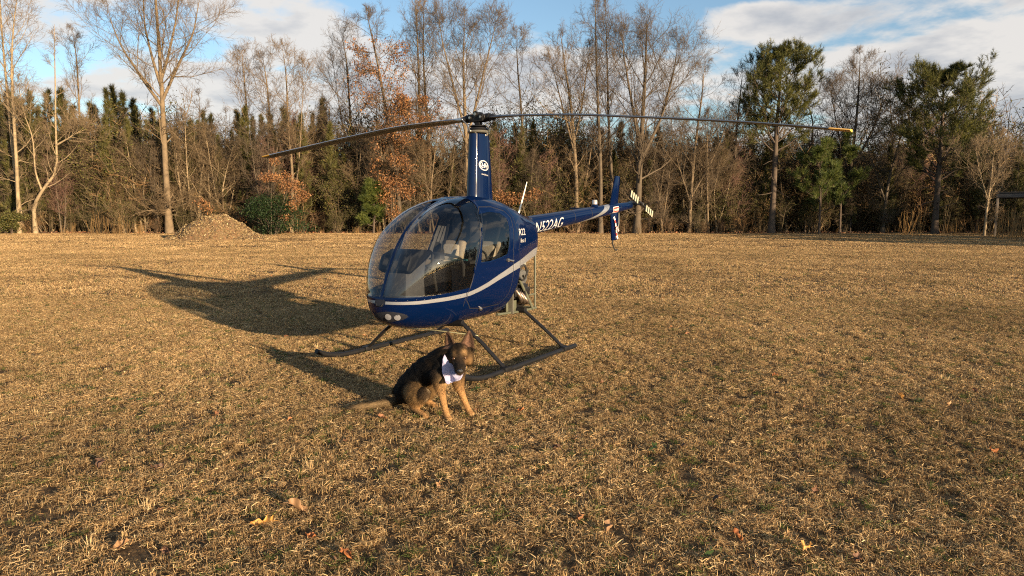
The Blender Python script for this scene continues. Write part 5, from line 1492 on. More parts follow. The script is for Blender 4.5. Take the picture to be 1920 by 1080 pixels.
# ---------------------------------------------------------------- the dog
from mathutils.bvhtree import BVHTree
def build_dog():
    rg = np.random.default_rng(8)
    O = np.array([-.66, 5.17, 0.0])
    ico = bmesh.new(); bmesh.ops.create_icosphere(ico, subdivisions=2, radius=1)
    iv = np.array([tuple(v.co) for v in ico.verts]); it = np.array([[v.index for v in f.verts] for f in ico.faces]); ico.free()
    SV, ST_ = [], []; cnt = [0]
    def ell(c, r, M=None):
        r = np.array([r, r, r]) if np.isscalar(r) else np.array(r)
        v = iv * r
        if M is not None: v = v @ np.array(M).T
        SV.append(v + np.asarray(c)); ST_.append(it + cnt[0]); cnt[0] += len(iv)
    def limb(pts, rad, n=7, sq=None):
        pts = np.asarray(pts, float)
        m = (len(pts) - 1) * n + 1
        P = spline(pts, m); r = np.interp(np.linspace(0, len(pts) - 1, m), np.arange(len(pts)), rad)
        for p, q in zip(P, r): ell(p, q if sq is None else np.array(sq) * q)
        return P
    F = np.array([.66, -.75, 0]); L_ = np.array([.75, .66, 0]); Z = np.array([0, 0, 1.])
    MB_ = np.stack([F, L_, Z], 1)                    # columns: forward, left, up of the body
    # trunk
    for c, r, tilt in (((-.862, 5.345, .150), (.112, .108, .120), .2), ((-.835, 5.325, .200), (.112, .106, .118), .5), ((-.785, 5.295, .258), (.110, .104, .120), .7), ((-.730, 5.262, .308), (.116, .106, .118), .8),
                       ((-.675, 5.225, .350), (.122, .108, .115), .85), ((-.625, 5.190, .372), (.130, .108, .112), .95), ((-.590, 5.160, .360), (.134, .104, .105), 1.1), ((-.555, 5.130, .342), (.116, .094, .092), 1.2)):
        # ribcage ellipsoids lean back along the spine
        a = tilt; ax = F * math.cos(a) + Z * math.sin(a); up = -F * math.sin(a) + Z * math.cos(a)
        ell(c, (r[2], r[1], r[0]), np.stack([ax, L_, up], 1))
    ell((-.515, 5.085, .345), (.062, .072, .075), MB_)           # breast bone
    limb([(-.605, 5.18, .415), (-.54, 5.14, .465), (-.460, 5.105, .510)], [.102, .094, .080])   # neck
    ell((-.53, 5.10, .41), (.085, .085, .10), MB_)
    # head looks at the camera, a little down and to the picture's right
    f = np.array([.10, -.97, -.20]); f /= np.linalg.norm(f); l = np.array([.985, .16, .05]); l -= f * (l @ f); l /= np.linalg.norm(l); u = np.cross(f, l) * 1.0
    if u[2] < 0: u = -u
    H = np.stack([f, l, u], 1); hc = np.array([-.410, 5.075, .512])
    HS = 1.13
    hp = lambda a, b, c: hc + (f * a + l * b + u * c) * HS
    ell(hp(0, 0, .014), np.array((.092, .076, .068)) * HS, H)
    ell(hp(.045, 0, .004), np.array((.064, .068, .054)) * HS, H)
    for s_ in (1, -1):
        ell(hp(.005, .060 * s_, -.030), np.array((.062, .038, .052)) * HS, H)   # cheeks
        ell(hp(-.035, .064 * s_, -.045), np.array((.060, .042, .064)) * HS, H)   # ruff
        ell(hp(.076, .034 * s_, .030), np.array((.024, .022, .012)) * HS, H)    # brow
    limb([hp(.07, 0, -.016), hp(.12, 0, -.028), hp(.165, 0, -.034), hp(.188, 0, -.036)], [.058, .050, .043, .034], 6)
    limb([hp(.05, 0, -.052), hp(.11, 0, -.060), hp(.158, 0, -.060)], [.045, .035, .025], 6)     # lower jaw
    for s_ in (1, -1): limb([hp(.12, .016 * s_, -.040), hp(.168, .014 * s_, -.046)], [.022, .016], 4)
    ell(hp(.060, 0, -.09), np.array((.05, .03, .03)) * HS, H)
    # ears: upright, cupped to the front
    ears = []
    for base, tip, wdt, face in (((-.472, 5.112, .555), (-.500, 5.115, .678), .041, np.array([-.55, -.80, .1])), ((-.348, 5.100, .560), (-.332, 5.10, .688), .044, np.array([.10, -.99, .1]))):
        base, tip = np.array(base), np.array(tip); ax = tip - base; h = np.linalg.norm(ax); ax /= h
        fc = face - ax * (face @ ax); fc /= np.linalg.norm(fc); sd = np.cross(ax, fc)
        for t in np.linspace(-.22, 1, 22):
            w = wdt * (1 - max(t, 0) ** 1.7) ** .9 * (1.0 if t > 0 else 1.0) + .004
            for q in np.linspace(-1, 1, 9):
                c = base + ax * h * t + sd * w * q + fc * (.026 * (abs(q) ** 1.6 - .5) * (1 - t * .6))
                ell(c, .0085 if t > 0 else .012)
        ears.append((base, tip, fc, sd, wdt))
    # front legs
    fl = []
    for sh, el_, wr, pw in (((-.575, 5.075, .350), (-.560, 5.085, .240), (-.520, 5.045, .085), (-.497, 5.020, .026)), ((-.435, 5.190, .340), (-.425, 5.180, .235), (-.365, 5.178, .080), (-.335, 5.150, .024))):
        limb([sh, el_], [.068, .044], 6)
        p_ = limb([el_, (np.array(el_) + wr) / 2, wr, pw], [.040, .029, .024, .025], 6)
        d = F * .9
        for q, dd in ((-1.5, -.006), (-.5, .006), (.5, .006), (1.5, -.006)):
            ell(np.array(pw) + d * (.026 + dd) + L_ * q * .0125 + Z * -.006, (.024, .0105, .016), MB_)
        ell(np.array(pw) + d * .008, (.034, .026, .020), MB_)
        fl.append(np.array([sh, el_, wr, pw]))
    # hind legs, folded
    hl = []
    for s_, hip, knee, hock, paw in ((-1, (-.865, 5.265, .180), (-.690, 5.110, .185), (-.805, 5.205, .055), (-.690, 5.085, .022)), (1, (-.775, 5.400, .180), (-.640, 5.330, .180), (-.740, 5.42, .055), (-.650, 5.375, .024))):
        ell((np.array(hip) + knee) / 2 + np.array([0, 0, -.015]) + L_ * s_ * .012, (.118, .058, .100), MB_)
        ell(np.array(hip) * .35 + np.array(knee) * .65 + np.array([0, 0, -.012]), (.075, .050, .085), MB_)
        limb([knee, (np.array(knee) + hock) / 2 + np.array([0, 0, -.02]), hock], [.055, .040, .026], 6)
        limb([hock, paw], [.027, .023], 7)
        for q, dd in ((-1.5, -.006), (-.5, .006), (.5, .006), (1.5, -.006)):
            ell(np.array(paw) + F * (.024 + dd) + L_ * q * .012 - Z * .006, (.022, .010, .014), MB_)
        hl.append(np.array([hip, knee, hock, paw]))
    tailp = limb([(-.905, 5.385, .075), (-.985, 5.395, .045), (-1.10, 5.345, .034), (-1.22, 5.275, .036), (-1.31, 5.235, .040)], [.046, .032, .026, .022, .008], 9)
    V = np.concatenate(SV) - O; T = np.concatenate(ST_)
    me = np_mesh("dog_clay", V, None, T)
    o = bpy.data.objects.new("dog_clay", me); COL.objects.link(o)
    md = o.modifiers.new('r', 'REMESH'); md.mode = 'VOXEL'; md.voxel_size = .0062
    ms = o.modifiers.new('s', 'SMOOTH'); ms.factor = .5; ms.iterations = 5
    dg = bpy.context.evaluated_depsgraph_get(); dg.update()
    body = bpy.data.meshes.new_from_object(o.evaluated_get(dg)); body.name = "dog"
    bpy.data.objects.remove(o)
    n = len(body.vertices)
    V = np.zeros(n * 3); body.vertices.foreach_get('co', V); V = V.reshape(-1, 3)
    Nn = np.zeros(n * 3); body.vertices.foreach_get('normal', Nn); Nn = Nn.reshape(-1, 3)
    W = V + O
    # coat markings, with sun and shade painted into the face
    def seg_d(P, a, b):
        a, b = np.asarray(a), np.asarray(b); t = np.clip(((P - a) @ (b - a)) / ((b - a) @ (b - a)), 0, 1)
        return np.linalg.norm(P - a - t[:, None] * (b - a), axis=1), t
    nz = np.sin(W[:, 0] * 55 + 3 * np.sin(W[:, 2] * 41)) * np.sin(W[:, 1] * 47 + 2 * np.sin(W[:, 0] * 37)) * .5 + .5
    nz2 = np.sin(W[:, 0] * 140 + 3 * np.sin(W[:, 2] * 90)) * np.sin(W[:, 2] * 120 + 2 * np.sin(W[:, 1] * 100)) * .5 + .5
    BLK, SAB, TAN, PALE, BRN = map(np.array, ((.006, .006, .0065), (.022, .016, .011), (.29, .165, .070), (.40, .27, .135), (.075, .046, .021)))
    col = np.tile(BLK, (n, 1))
    def blend(k, c):
        nonlocal col
        k = np.clip(k, 0, 1)[:, None]; col = col * (1 - k) + np.asarray(c) * k
    sp = np.array([[-.92, 5.38], [-.57, 5.15]])
    low = np.clip((.36 - W[:, 2] + (W[:, 0] + .62) * .62) / .14, 0, 1)         # flanks lighten towards the belly
    blend(low * .42 * nz, BRN)
    blend(np.clip((.30 - W[:, 2] + (W[:, 0] + .62) * .75) / .10, 0, 1) * .25, (.17, .105, .05))
    k = np.exp(-((W - np.array([-.645, 5.115, .45])) ** 2).sum(1) / .0030) * .25 * nz; blend(k, BRN)
    # thighs
    for (hip, knee, hock, paw), s_ in zip(hl, (-1, 1)):
        c = (hip * .45 + knee * .55) + np.array([0, 0, -.02]); d = np.linalg.norm((W - c) / np.array([.115, .10, .095]), axis=1)
        blend(np.clip(1.25 - d, 0, 1) * 1.6 * (.7 + .3 * nz), (.20, .122, .052))
        d, t = seg_d(W, knee, hock); blend(np.clip(1.3 - d / .055, 0, 1) * .8 * np.clip((.16 - W[:, 2]) / .06, 0, 1), TAN)
        d, t = seg_d(W, hock, paw); blend(np.clip(1.9 - d / .045, 0, 1), TAN)
        d = np.linalg.norm(W - paw, axis=1); blend(np.clip(1.8 - d / .05, 0, 1), TAN)
    d, t = seg_d(W, (-.652, 5.10, .235), (-.672, 5.085, .14)); blend(np.clip(1.05 - d / .018, 0, 1) * .6, (.36, .28, .18))
    # chest and front legs
    k = np.exp(-((W - np.array([-.50, 5.06, .30])) ** 2).sum(1) / .0030); blend(k * 1.2 * (.75 + .25 * nz), PALE)
    for sh, el_, wr, pw in fl:
        d, t = seg_d(W, el_ * .75 + sh * .25, wr); blend(np.clip(1.9 - d / .046, 0, 1) * np.clip(.45 + 1.1 * t, 0, 1), TAN)
        d, t = seg_d(W, wr, pw + F * .03); blend(np.clip(2.1 - d / .042, 0, 1), TAN * 1.05)
        blend(np.clip((.030 - W[:, 2]) / .02, 0, 1) * np.clip(1.4 - np.linalg.norm(W - pw, axis=1) / .06, 0, 1), PALE)
    k = np.clip(1.2 - np.linalg.norm((W - np.array([-.585, 5.055, .34])) / np.array([.05, .05, .08]), axis=1), 0, 1); blend(k * .3 * nz, (.16, .10, .045))
    # head
    loc = (W - hc) @ H / HS
    hd = np.clip(1.4 - np.linalg.norm(loc / np.array([.16, .11, .11]), axis=1), 0, 1) * 3
    hd = np.clip(hd, 0, 1)
    blend(hd, SAB * .55)
    def spot(a, b, c, r, colr, k=1.0, s_=None):
        for q in ((1, -1) if s_ is None else (s_,)):
            blend(np.exp(-(((loc - np.array([a, b * q, c])) / np.array(r)) ** 2).sum(1)) * k * hd * (1.0 if q * l[0] > 0 or b == 0 else .30), colr)  # sunlit and shaded halves of the face painted in: tan fades on one
    spot(.03, .066, -.03, (.05, .025, .035), (.27, .16, .07), .9)
    spot(.07, .038, .042, (.03, .022, .018), (.30, .18, .08), 1.0)
    spot(.01, .042, .070, (.035, .014, .02), (.13, .08, .04), .5)
    spot(-.03, .075, -.04, (.03, .022, .04), (.20, .13, .065), .5)
    spot(.10, .042, -.014, (.04, .018, .024), (.25, .14, .06), 1.0)
    spot(.15, 0, -.03, (.06, .05, .035), (.013, .011, .010), 1.0)
    spot(.10, 0, .0, (.045, .018, .03), (.045, .03, .02), .6)
    spot(.085, .036, .008, (.022, .019, .013), (.008, .006, .005), 1.0)
    for base, tip, fc, sd, wdt in ears:
        rel = W - base; t = rel @ (tip - base) / ((tip - base) @ (tip - base)); q = rel @ sd; dd = rel @ fc
        near = (np.linalg.norm(rel - t[:, None] * (tip - base), axis=1) < .06) & (t > .05)
        inner = near & ((Nn @ fc) > .25)
        blend(np.where(near, .9, 0), (.050, .030, .020)); blend(np.where(inner, 1.0, 0) * np.clip(1.25 - np.abs(q) / (wdt * np.clip(1.05 - t, .1, 1)), 0, 1) * 1.1, (.13, .075, .052))
    # tail
    d, t = seg_d(W, tailp[0], tailp[-1]); k = np.clip((W[:, 0] + .95) / -.05, 0, 1) * np.clip(2 - d / .06, 0, 1)
    blend(k, (.135, .095, .052)); blend(k * np.clip((-1.24 - W[:, 0]) / .05, 0, 1), (.03, .025, .02)); blend(k * np.clip((W[:, 2] - .055) / .02, 0, 1) * .75, (.07, .05, .03))
    col *= (.80 + .40 * nz2)[:, None]
    ca = body.color_attributes.new('tint', 'FLOAT_COLOR', 'POINT'); ca.data.foreach_set('color', np.concatenate([col, np.ones((n, 1))], 1).astype(np.float32).ravel())
    body.polygons.foreach_set('use_smooth', np.ones(len(body.polygons), bool))
    root = link_mesh("dog", body, mat("dog_coat", (.1, .07, .04), rough=.75, attr=True, bump=.5, bscale=160, spec=.08), None, tuple(O))
    tag(root, "black and tan shepherd dog sitting by the skid with a lilac bandana", "dog")
    # bandana: a band round the neck and a triangle hanging on the breast
    hh = np.linalg.norm(((W - hc) @ H / HS - np.array([.05, 0, 0])) / np.array([.20, .10, .115]), axis=1) < 1.0
    bv = BVHTree.FromPolygons([tuple(p) for p in W], [tuple(p.vertices) for p in body.polygons if not hh[list(p.vertices)].any()])
    camp = Vector((0, 0, CAM_H))
    mbn = MB()
    # triangle: corners at both sides of the neck, point on the breast
    nu, nv = 34, 28; G = np.zeros((nu, nv, 3)); DD = np.zeros((nu, nv, 3)); DS = np.zeros((nu, nv))
    Lc, Rc, Tip = np.array([-.512, 5.04, .520]), np.array([-.362, 5.010, .430]), np.array([-.474, 4.965, .305])
    for a in range(nu):
        for b in range(nv):
            u_, v_ = a / (nu - 1), b / (nv - 1)
            top = Lc * (1 - u_) + Rc * u_; top = top + np.array([0, 0, -.045 * math.sin(math.pi * u_)])
            side_ = np.array([-.030 * (1 - u_) + .014 * u_, 0, -.026]) * math.sin(math.pi * v_) ** .8
            rnd = Tip + np.array([.035 * (u_ - .5), 0, .016 * abs(u_ - .5)])        # the point is soft, not sharp
            p = top * (1 - v_) + rnd * v_ + side_
            d = norm(np.array([.05, -1.0, .10]) + np.array([-.35, .05, 0]) * (1 - u_) + np.array([.30, .1, 0]) * u_)
            hit = bv.ray_cast(Vector(p + d * .5), -Vector(d), .62)
            G[a, b] = p; DD[a, b] = d; DS[a, b] = hit[3] if hit[0] else .50
    # the cloth bridges hollows: nearest surface round each point, then relaxed
    K = DS.copy()
    for da in range(-3, 4):
        for db in range(-3, 4):
            K = np.minimum(K, DS[np.clip(np.arange(nu) + da, 0, nu - 1)][:, np.clip(np.arange(nv) + db, 0, nv - 1)])
    K = np.clip(K, np.median(K) - .06, np.median(K) + .06)
    for _ in range(14):
        Kp = np.pad(K, 1, mode='edge'); K = (Kp[:-2, 1:-1] + Kp[2:, 1:-1] + Kp[1:-1, :-2] + Kp[1:-1, 2:] + 2 * K) / 6
    U_, V_ = np.meshgrid(np.linspace(0, 1, nu), np.linspace(0, 1, nv), indexing='ij')
    fold = .006 * np.sin(U_ * 8 + V_ * 3) * (1 - V_) + .004 * np.sin(V_ * 13 + U_ * 7) + .006 * np.exp(-((V_ - .35 - .5 * (U_ - .5)) / .06) ** 2)
    G = G + DD * (.5 - K + .016 + fold)[..., None]
    i, j = np.meshgrid(np.arange(nu - 1), np.arange(nv - 1), indexing='ij'); a = (i * nv + j).ravel()
    mbn.add(G.reshape(-1, 3) - O, np.stack([a, a + nv, a + nv + 1, a + 1], 1))
    bo = mbn.build("bandana", mat("bandana_cloth", (.35, .345, .50), rough=.85, var=.06, vscale=60, bump=.3, bscale=90), root)
    sd_ = bo.modifiers.new('thickness', 'SOLIDIFY'); sd_.thickness = .003
    # fur: short strands over the coat
    nf = len(body.polygons); ctr = np.zeros(nf * 3); body.polygons.foreach_get('center', ctr); ctr = ctr.reshape(-1, 3)
    fn = np.zeros(nf * 3); body.polygons.foreach_get('normal', fn); fn = fn.reshape(-1, 3)
    pick = rg.choice(nf, 46000, replace=True)
    vi = np.array([body.polygons[i].vertices[0] for i in pick])
    c = ctr[pick] + rg.normal(0, .002, (len(pick), 3)); nn = fn[pick]; Wc = c + O
    flow = np.tile(np.array([-.45, .28, -.8]), (len(pick), 1))
    lh = (Wc - hc) @ H / HS; inhead = np.linalg.norm(lh / np.array([.19, .10, .10]), axis=1) < 1.05
    flow[inhead] = -f + np.array([0, 0, -.2])
    tl = Wc[:, 0] < -.96; flow[tl] = (tailp[-1] - tailp[0]); flow = norm(flow)
    tang = norm(flow - nn * (flow * nn).sum(1)[:, None])
    ln = np.full(len(pick), .020); ln[inhead] = .006
    ln[(Wc[:, 2] < .20) & (Wc[:, 0] > -.66)] = .008; ln[(Wc[:, 2] < .06) & ~tl] = .006
    rf = np.linalg.norm(Wc - np.array([-.53, 5.13, .46]), axis=1) < .15; ln[rf & ~inhead] = .028
    ln[tl] = .050
    early = np.zeros(len(pick), bool)
    for base, tip, fc, sd, wdt in ears: early |= (Wc[:, 2] > .565) & (np.linalg.norm(Wc - (base + tip) / 2, axis=1) < .085)
    ln[early] = .006
    nt_ = len(bo.data.polygons) - (nu - 1) * (nv - 1)
    cb = BVHTree.FromPolygons([tuple(v.co) for v in bo.data.vertices], [tuple(p.vertices) for p in bo.data.polygons if p.index >= nt_])
    under = np.array([cb.find_nearest(Vector(q), .048)[0] is not None for q in c]); ln[under] = .005
    ln *= rg.uniform(.6, 1.3, len(pick))
    d = norm(tang + nn * rg.uniform(.10, .38, len(pick))[:, None] + rg.normal(0, .14, (len(pick), 3)))
    s_ = norm(np.cross(d, nn)); w = np.where(ln > .012, .0022, .0016)[:, None]
    Vf = np.stack([c - s_ * w / 2, c + s_ * w / 2, c + d * ln[:, None]], 1).reshape(-1, 3)
    Vf[:, 2] = np.maximum(Vf[:, 2], .003)
    cf = np.repeat(np.clip(col[vi] * rg.uniform(.6, 1.5, (len(vi), 1)), .004, .8), 3, 0); i = np.arange(len(pick)) * 3
    fo = link_mesh("fur", np_mesh("fur", Vf, None, np.stack([i, i + 1, i + 2], 1), color=cf, smooth=False), mat("dog_fur", (.1, .07, .04), rough=.65, attr=True, spec=.10, translucent=.05), root)
    fo['kind'] = 'stuff'
    for s_ in (1, -1):
        p = hp(.090, .037 * s_, .010) - O
        e = MB().ball(tuple(p), .0135, 16, 10).build("eye", mat("dog_eye", (.075, .032, .010), rough=.3, coat=.0), root)
        MB().ball(tuple(p + f * .0090), .0062, 12, 8).build("pupil", mat("dog_pupil", (.004, .004, .004), rough=.35, spec=.2), e)
    nb = MB(); c = hp(.207, 0, -.030) - O
    v = MB().ball((0, 0, 0), (.016, .024, .018), 18, 12); vv = np.concatenate(v.v) @ H.T + c
    nb.add(vv, np.concatenate(v.q))
    for s_ in (1, -1):
        v = MB().ball((0, 0, 0), (.008, .007, .008), 10, 8); nb.add(np.concatenate(v.v) @ H.T + (hp(.207, .013 * s_, -.036) - O), np.concatenate(v.q))
    nb.build("nose", mat("dog_nose", (.010, .010, .011), rough=.35, coat=.4, bump=.4, bscale=300), root)
    ml = MB()
    for s_ in (1, -1): ml.tube(spline([hp(.196, .004 * s_, -.052) - O, hp(.165, .021 * s_, -.056) - O, hp(.12, .032 * s_, -.050) - O], 10), .0028, 6)
    ml.build("mouth", mat("dog_lip", (.006, .005, .005), rough=.5), root)
    return root
dog = build_dog()

# ---------------------------------------------------------------- chip pile, bushes, dry weeds, shed
def chip_pile():
    rg = np.random.default_rng(21)
    a0, a1 = ground_at(316, 449), ground_at(506, 447)
    cx_, cy_ = (a0.x + a1.x) / 2, 40.5; wdt = (a1.x - a0.x) / 2 * 1.12
    root = empty("chip_pile", (cx_, cy_, 0)); tag(root, "heap of brown wood chips on the grass in front of the wood", "chip pile")
    n = 90; m = 60
    X, Y = np.meshgrid(np.linspace(-1, 1, n), np.linspace(-1, 1, m), indexing='ij')
    def hgt(X, Y):
        r = np.sqrt(((X + .06) / .82) ** 2 + (Y / .85) ** 2)
        h = 1.72 * np.clip(1 - r, 0, 1) ** .62 * (1 - .12 * (X > .1) * X)
        r2 = np.sqrt(((X - .42) / .58) ** 2 + (Y / .7) ** 2); h = np.maximum(h, .80 * np.clip(1 - r2, 0, 1) ** .9)
        r3 = np.sqrt(((X + .60) / .42) ** 2 + ((Y + .1) / .7) ** 2); h = np.maximum(h, .50 * np.clip(1 - r3, 0, 1) ** .9)
        h = np.minimum(h, 1.02 + .26 * h)
        gul = .16 * np.sin(X * 9 + 2 * np.sin(Y * 3)) * np.sin(Y * 7 + 1 + X * 4) + .08 * np.sin(X * 23 + Y * 5) * np.sin(Y * 17)
        h = h + gul * np.clip(h, 0, .6) * 1.0
        cut = np.exp(-((X + .42 - .25 * Y) / .055) ** 2) * .30 + np.exp(-((X + .62 - .2 * Y) / .045) ** 2) * .20 + np.exp(-((X - .02 + .4 * (Y + .6)) / .04) ** 2) * .12
        return h - cut * np.clip(h, 0, .7) - .03
    Z = hgt(X, Y)
    V = np.stack([X * wdt, Y * wdt * .72, Z], -1).reshape(-1, 3); V[:, :2] += rg.normal(0, .012, (len(V), 2)); V[:, 2] += rg.normal(0, .018, len(V))
    i, j = np.meshgrid(np.arange(n - 1), np.arange(m - 1), indexing='ij'); a = (i * m + j).ravel()
    link_mesh("mound", np_mesh("mound", V, np.stack([a, a + m, a + m + 1, a + 1], 1)), mat("chip_mulch", (.17, .118, .054), rough=.95, var=.5, vscale=7, bump=1.0, bscale=22, col2=(.13, .07, .035)), root)
    k = 15000
    x, y = rg.uniform(-1, 1, k), rg.uniform(-1, 1, k); z = hgt(x, y); ok = z > -.02; x, y, z = x[ok], y[ok], z[ok]; k = len(x)
    C = np.stack([x * wdt, y * wdt * .72, z + .012], 1)
    cols = [(.23, .165, .072), (.29, .22, .105), (.16, .105, .046), (.08, .052, .026), (.18, .10, .040), (.38, .30, .16), (.045, .03, .02)]
    u = norm(rg.normal(0, 1, (k, 3))); w = norm(np.cross(u, rg.normal(0, 1, (k, 3)))); s_ = rg.uniform(.03, .085, k)[:, None]
    V = np.stack([C - u * s_, C + w * s_ * .4, C + u * s_, C - w * s_ * .4], 1).reshape(-1, 3); q = np.arange(k) * 4
    c = np.repeat(np.array(cols)[rg.integers(0, len(cols), k)] * rg.uniform(.7, 1.3, (k, 1)), 4, 0)
    o = link_mesh("chips", np_mesh("chips", V, np.stack([q, q + 1, q + 2, q + 3], 1), color=c, smooth=False), M_LITTER, root); o['kind'] = 'stuff'
chip_pile()

def leafy_bush(name, label, px, py, Y, w, h, cols, seed, n, size, stems=9, group=None, m_=None, lumps=14, cat="bush"):
    rg = np.random.default_rng(seed)
    b = at(px, py, Y); root = empty(name, (b.x, Y, 0)); tag(root, label, cat, group)
    LP = []
    cl = []
    for i in range(lumps):
        a = rg.uniform(0, 6.28); r = math.sqrt(rg.uniform(0, 1)); zz = rg.uniform(.12, 1)
        rr = math.sqrt(max(.08, 1 - ((zz - .35) / .72) ** 2))
        rr *= rg.uniform(.7, 1.25); cl.append((math.cos(a) * r * w / 2 * rr * .85, math.sin(a) * r * w * .35 * rr, zz * h * .88))
    cl = np.array(cl)
    for i in range(stems):
        c = cl[i % len(cl)]; LP.append(spline([(c[0] * .1, c[1] * .1, -.05), c * np.array([.5, .5, .55]) + rg.normal(0, .05, 3), c], 8))
    LP = np.stack(LP); LR = np.outer(np.full(stems, .03), np.linspace(1, .3, 8))
    B2, R2 = grow(rg, LP, LR, 9, .25, 1, .8, lambda t, p, g, n: p * .40 * g.uniform(.5, 1.1, n), 4, .5, .08, .18, .006)
    link_mesh("stems", np_mesh("stems", *join([(*tubes(LP, LR, 5), None), (*tubes(B2, R2, 3), None)])), BARK['dark'], root)
    k = rg.integers(0, len(cl), n); d = rg.normal(0, 1, (n, 3)); d = norm(d) * (rg.random(n) ** .45)[:, None]
    C = cl[k] + d * np.array([w * .20, w * .17, h * .17]); C[:, 2] = np.abs(C[:, 2]) + .03
    v, q, c = leaf_cards(rg, C, norm(d) + np.array([0, 0, .3]), size, cols, 1, .03)
    link_mesh("leaves", np_mesh("leaves", v, q, color=c, smooth=False), m_ or M_LEAF, root)
    return root
M_LEAF = mat("evergreen_leaf", (.03, .05, .015), rough=.55, attr=True, translucent=.18, spec=.2)
leafy_bush("holly_bush", "rounded dark green evergreen bush beside the chip pile", 510, 437, 48.5, 5.2, 2.9, GREEN, 31, 9000, .12, lumps=30)
def rusty_spray(label, spots, Y, seed, density=230, size=.15):
    """a thin sapling carrying dead orange leaves in separate sprays"""
    rg = np.random.default_rng(seed)
    b = at(spots[0][0], 437, Y); root = empty("leafy_sapling", (b.x, Y, 0)); tag(root, label, "sapling")
    LP, C = [], []
    for px, py, rx, rz in spots:
        p = np.array(at(px, py, Y)) - np.array((b.x, Y, 0)); k = Y / F_PX
        LP.append(spline([(p[0] * .15, 0, -.05), (p[0] * .55, rg.normal(0, .2), p[2] * .6), p], 8))
        n = int(density * rx * rz / 300) + 20
        d = norm(rg.normal(0, 1, (n, 3))) * (rg.random(n) ** .5)[:, None]
        C.append(p + d * np.array([rx * k, rx * k * .7, rz * k]))
    LP = np.stack(LP); LR = np.outer(np.full(len(LP), .028), np.linspace(1, .25, 8)); C = np.concatenate(C)
    B2, R2 = grow(rg, LP, LR, 8, .4, 1, .8, lambda t, p, g, n: p * .25 * g.uniform(.5, 1.1, n), 4, .5, .05, .18, .006)
    link_mesh("stems", np_mesh("stems", *join([(*tubes(LP, LR, 5), None), (*tubes(B2, R2, 3), None)])), BARK['grey'], root)
    v, q, c = leaf_cards(rg, C, C * 0, size, LEAFCOL, 1, .05)
    link_mesh("leaves", np_mesh("leaves", v, q, color=c, smooth=False), M_OAKLEAF, root)
leafy_bush("low_shrub", "low olive green shrub at the foot of the leftmost pale trunks", 22, 437, 50.2, 3.4, 1.7, OLIVE, 37, 3500, .12, lumps=16)
rusty_spray("rusty orange leaved sapling arching over the dark evergreen bush", [(508, 334, 24, 9), (545, 346, 28, 12), (570, 364, 14, 12), (548, 386, 13, 11), (534, 408, 12, 7)], 48.0, 50, 330)
rusty_spray("small sapling with pale orange dead leaves above the chip pile", [(378, 380, 14, 9), (390, 394, 14, 9), (455, 405, 9, 16)], 49.5, 51)
rusty_spray("rusty leaved sapling low between the oak trunk and the rotor mast", [(735, 345, 32, 18), (748, 300, 24, 14), (722, 372, 22, 14), (762, 360, 20, 16), (738, 400, 16, 16)], 50.2, 52, 300)
rusty_spray("orange leaved sapling seen behind the white antenna", [(955, 372, 26, 14), (990, 368, 24, 10), (935, 366, 14, 12), (1005, 360, 12, 8)], 51.5, 53, 300)
rusty_spray("sapling with a few russet leaves behind the left rotor blade tip", [(505, 332, 22, 10), (540, 352, 24, 12), (515, 300, 12, 14), (560, 372, 20, 10), (535, 330, 14, 10)], 50.4, 54, 260)

# tall dead grass and weed stalks
def stalk_clump(seed, n, h, sp):
    rg = np.random.default_rng(seed)
    P0 = np.stack([rg.normal(0, sp, n), rg.normal(0, sp, n), np.zeros(n)], 1); top = P0 + np.stack([rg.normal(0, .16, n), rg.normal(0, .16, n), h * rg.uniform(.45, 1.05, n)], 1)
    mid = (P0 + top) / 2 + rg.normal(0, .03, (n, 3))
    LP = np.stack([P0, mid, top], 1); LR = np.outer(rg.uniform(.008, .014, n), (1, .8, .5))
    B, Rr = grow(rg, LP, LR, 4, .5, 1, .45, lambda t, p, g, k: .22 * g.uniform(.5, 1.2, k), 1, .8, .2, .1, .008)
    v, t = twigs(B, Rr)
    V, Q, T = join([(*tubes(LP, LR, 3), None), (v, None, t)])
    c = np.array((.27, .17, .075)) * np.random.default_rng(seed + 1).uniform(.7, 1.2, (len(V), 1))
    return np_mesh("stalks", V, Q, T, color=c, smooth=False)
SK = [stalk_clump(600 + i, 12 + 4 * i, 1.5, .16 + .05 * i) for i in range(4)]
for m_ in SK: m_.materials.append(M_GRASS)
rg = np.random.default_rng(61)
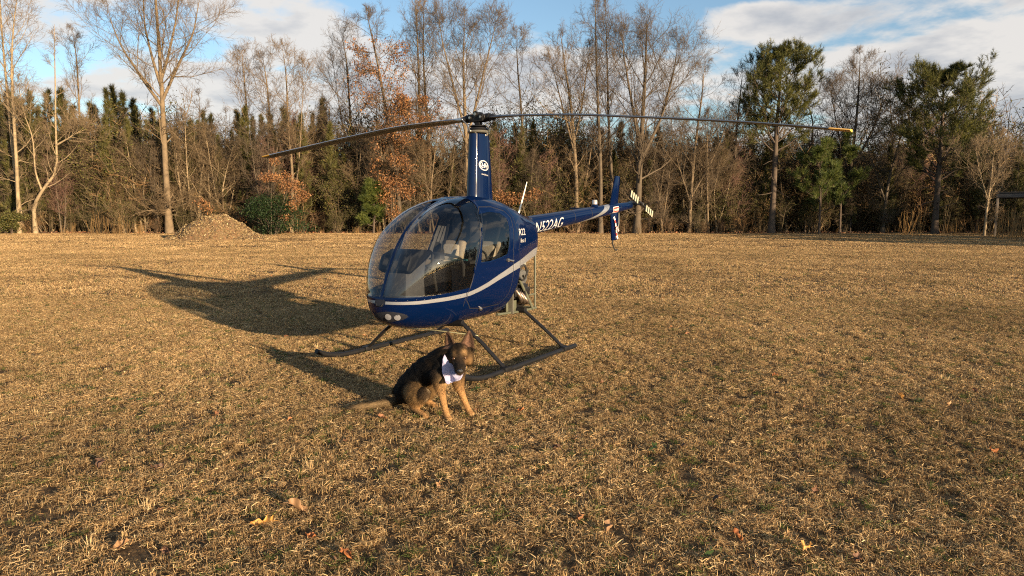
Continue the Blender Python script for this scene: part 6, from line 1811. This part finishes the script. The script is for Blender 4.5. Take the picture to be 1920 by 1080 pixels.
for px, py, hpx, lab in ((1700, 440, 46, "tall golden dead grass clump in front of the wood, left of the right hand pine"), (1722, 443, 52, "tallest golden dead grass clump left of the right hand pine"),
                         (1656, 436, 36, "short dead grass clump at the edge of the shaded grass, left of two golden clumps"), (1870, 446, 62, "tall tan weed stalks standing in front of the shed post"),
                         (1892, 448, 60, "tan weed stalks under the middle of the shed roof edge"), (1914, 446, 58, "tan weed stalks at the right edge of the picture below the shed"),
                         (1836, 440, 40, "thin dead grass clump below the small pale bare tree"), (1790, 440, 40, "brown dead grass clump at the foot of the right hand pine"),
                         (230, 440, 38, "golden dead grass clump at the wood edge left of the big forked tree"), (182, 440, 44, "dead grass clump at the wood edge below the thin straight tree"), (262, 441, 26, "low dead grass clump close to the left of the big forked tree")):
    g = ground_at(px, py); s_ = hpx / F_PX * g.y / 1.5
    o = bpy.data.objects.new("dry_grass_clump", SK[int(rg.integers(0, 4))]); COL.objects.link(o); o.location = (g.x, g.y, 0); o.rotation_euler = (0, 0, rg.uniform(0, 6)); o.scale = (s_, s_, s_)
    tag(o, lab, "dry grass", "clumps of tall dead grass along the wood")
pts = []; sc_ = []
for i in range(48):
    x = rg.uniform(-44, 44); y = 50.8 + abs(rg.normal(0, .8)) if x < 24 else rg.uniform(43, 53)
    pts.append((x, y, 0)); s_ = rg.uniform(.2, .55); sc_.append((s_, s_, s_))
scatter("dry_weeds", pts, [m_.copy() for m_ in SK], M_GRASS, sc_, np.stack([np.zeros(48), np.zeros(48), rg.uniform(0, 6.28, 48)], 1), rg.integers(0, 4, 48), "thin brown weed stalks along the foot of the wood")

# open shed at the right edge
def shed():
    a = at(1862, 440, 46.0); x0 = a.x; zt = at(1862, 360, 46).z; zb = at(1862, 374, 46).z
    root = empty("shed", (x0, 46, 0), -math.atan2(x0, 46)); tag(root, "open sided shed with a flat dark roof on posts at the right edge", "shed")
    M_ROOF = mat("shed_roof", (.025, .023, .022), rough=.7, var=.3, vscale=3, bump=.3); M_WOOD = mat("shed_wood", (.085, .065, .05), rough=.9, var=.35, vscale=4, bump=.5)
    M_POST = mat("shed_post", (.17, .14, .11), rough=.9, var=.35, vscale=4, bump=.5)
    MB().box((3.6, 2.4, zt - .04), (7.4, 5.2, .09), None, .01).build("roof", M_ROOF, root)
    for k in range(9):
        MB().box((.15 + k * .85, 2.4, zt + .03), (.07, 5.1, .06), None, .01).build("roof_rib", M_ROOF, root)
    MB().box((3.6, -.10, zt - .24), (7.2, .06, .28), None, .006).build("beam", mat("shed_beam", (.055, .055, .058), rough=.7, var=.2, vscale=5), root)
    MB().box((3.6, 4.8, zt - .24), (7.2, .06, .28), None, .006).build("beam", M_WOOD, root)
    for x in (.10, 2.6, 5.0, 7.0):
        for y in (-.0, 4.7):
            MB().box((x, y, (zt - .1) / 2), (.15, .15, zt - .1), None, .008).build("post", M_POST, root)
    for x in np.arange(.4, 7.0, .8):
        MB().box((x, 2.4, zt - .16), (.06, 4.8, .14), None, .004).build("rafter", M_WOOD, root)
shed()
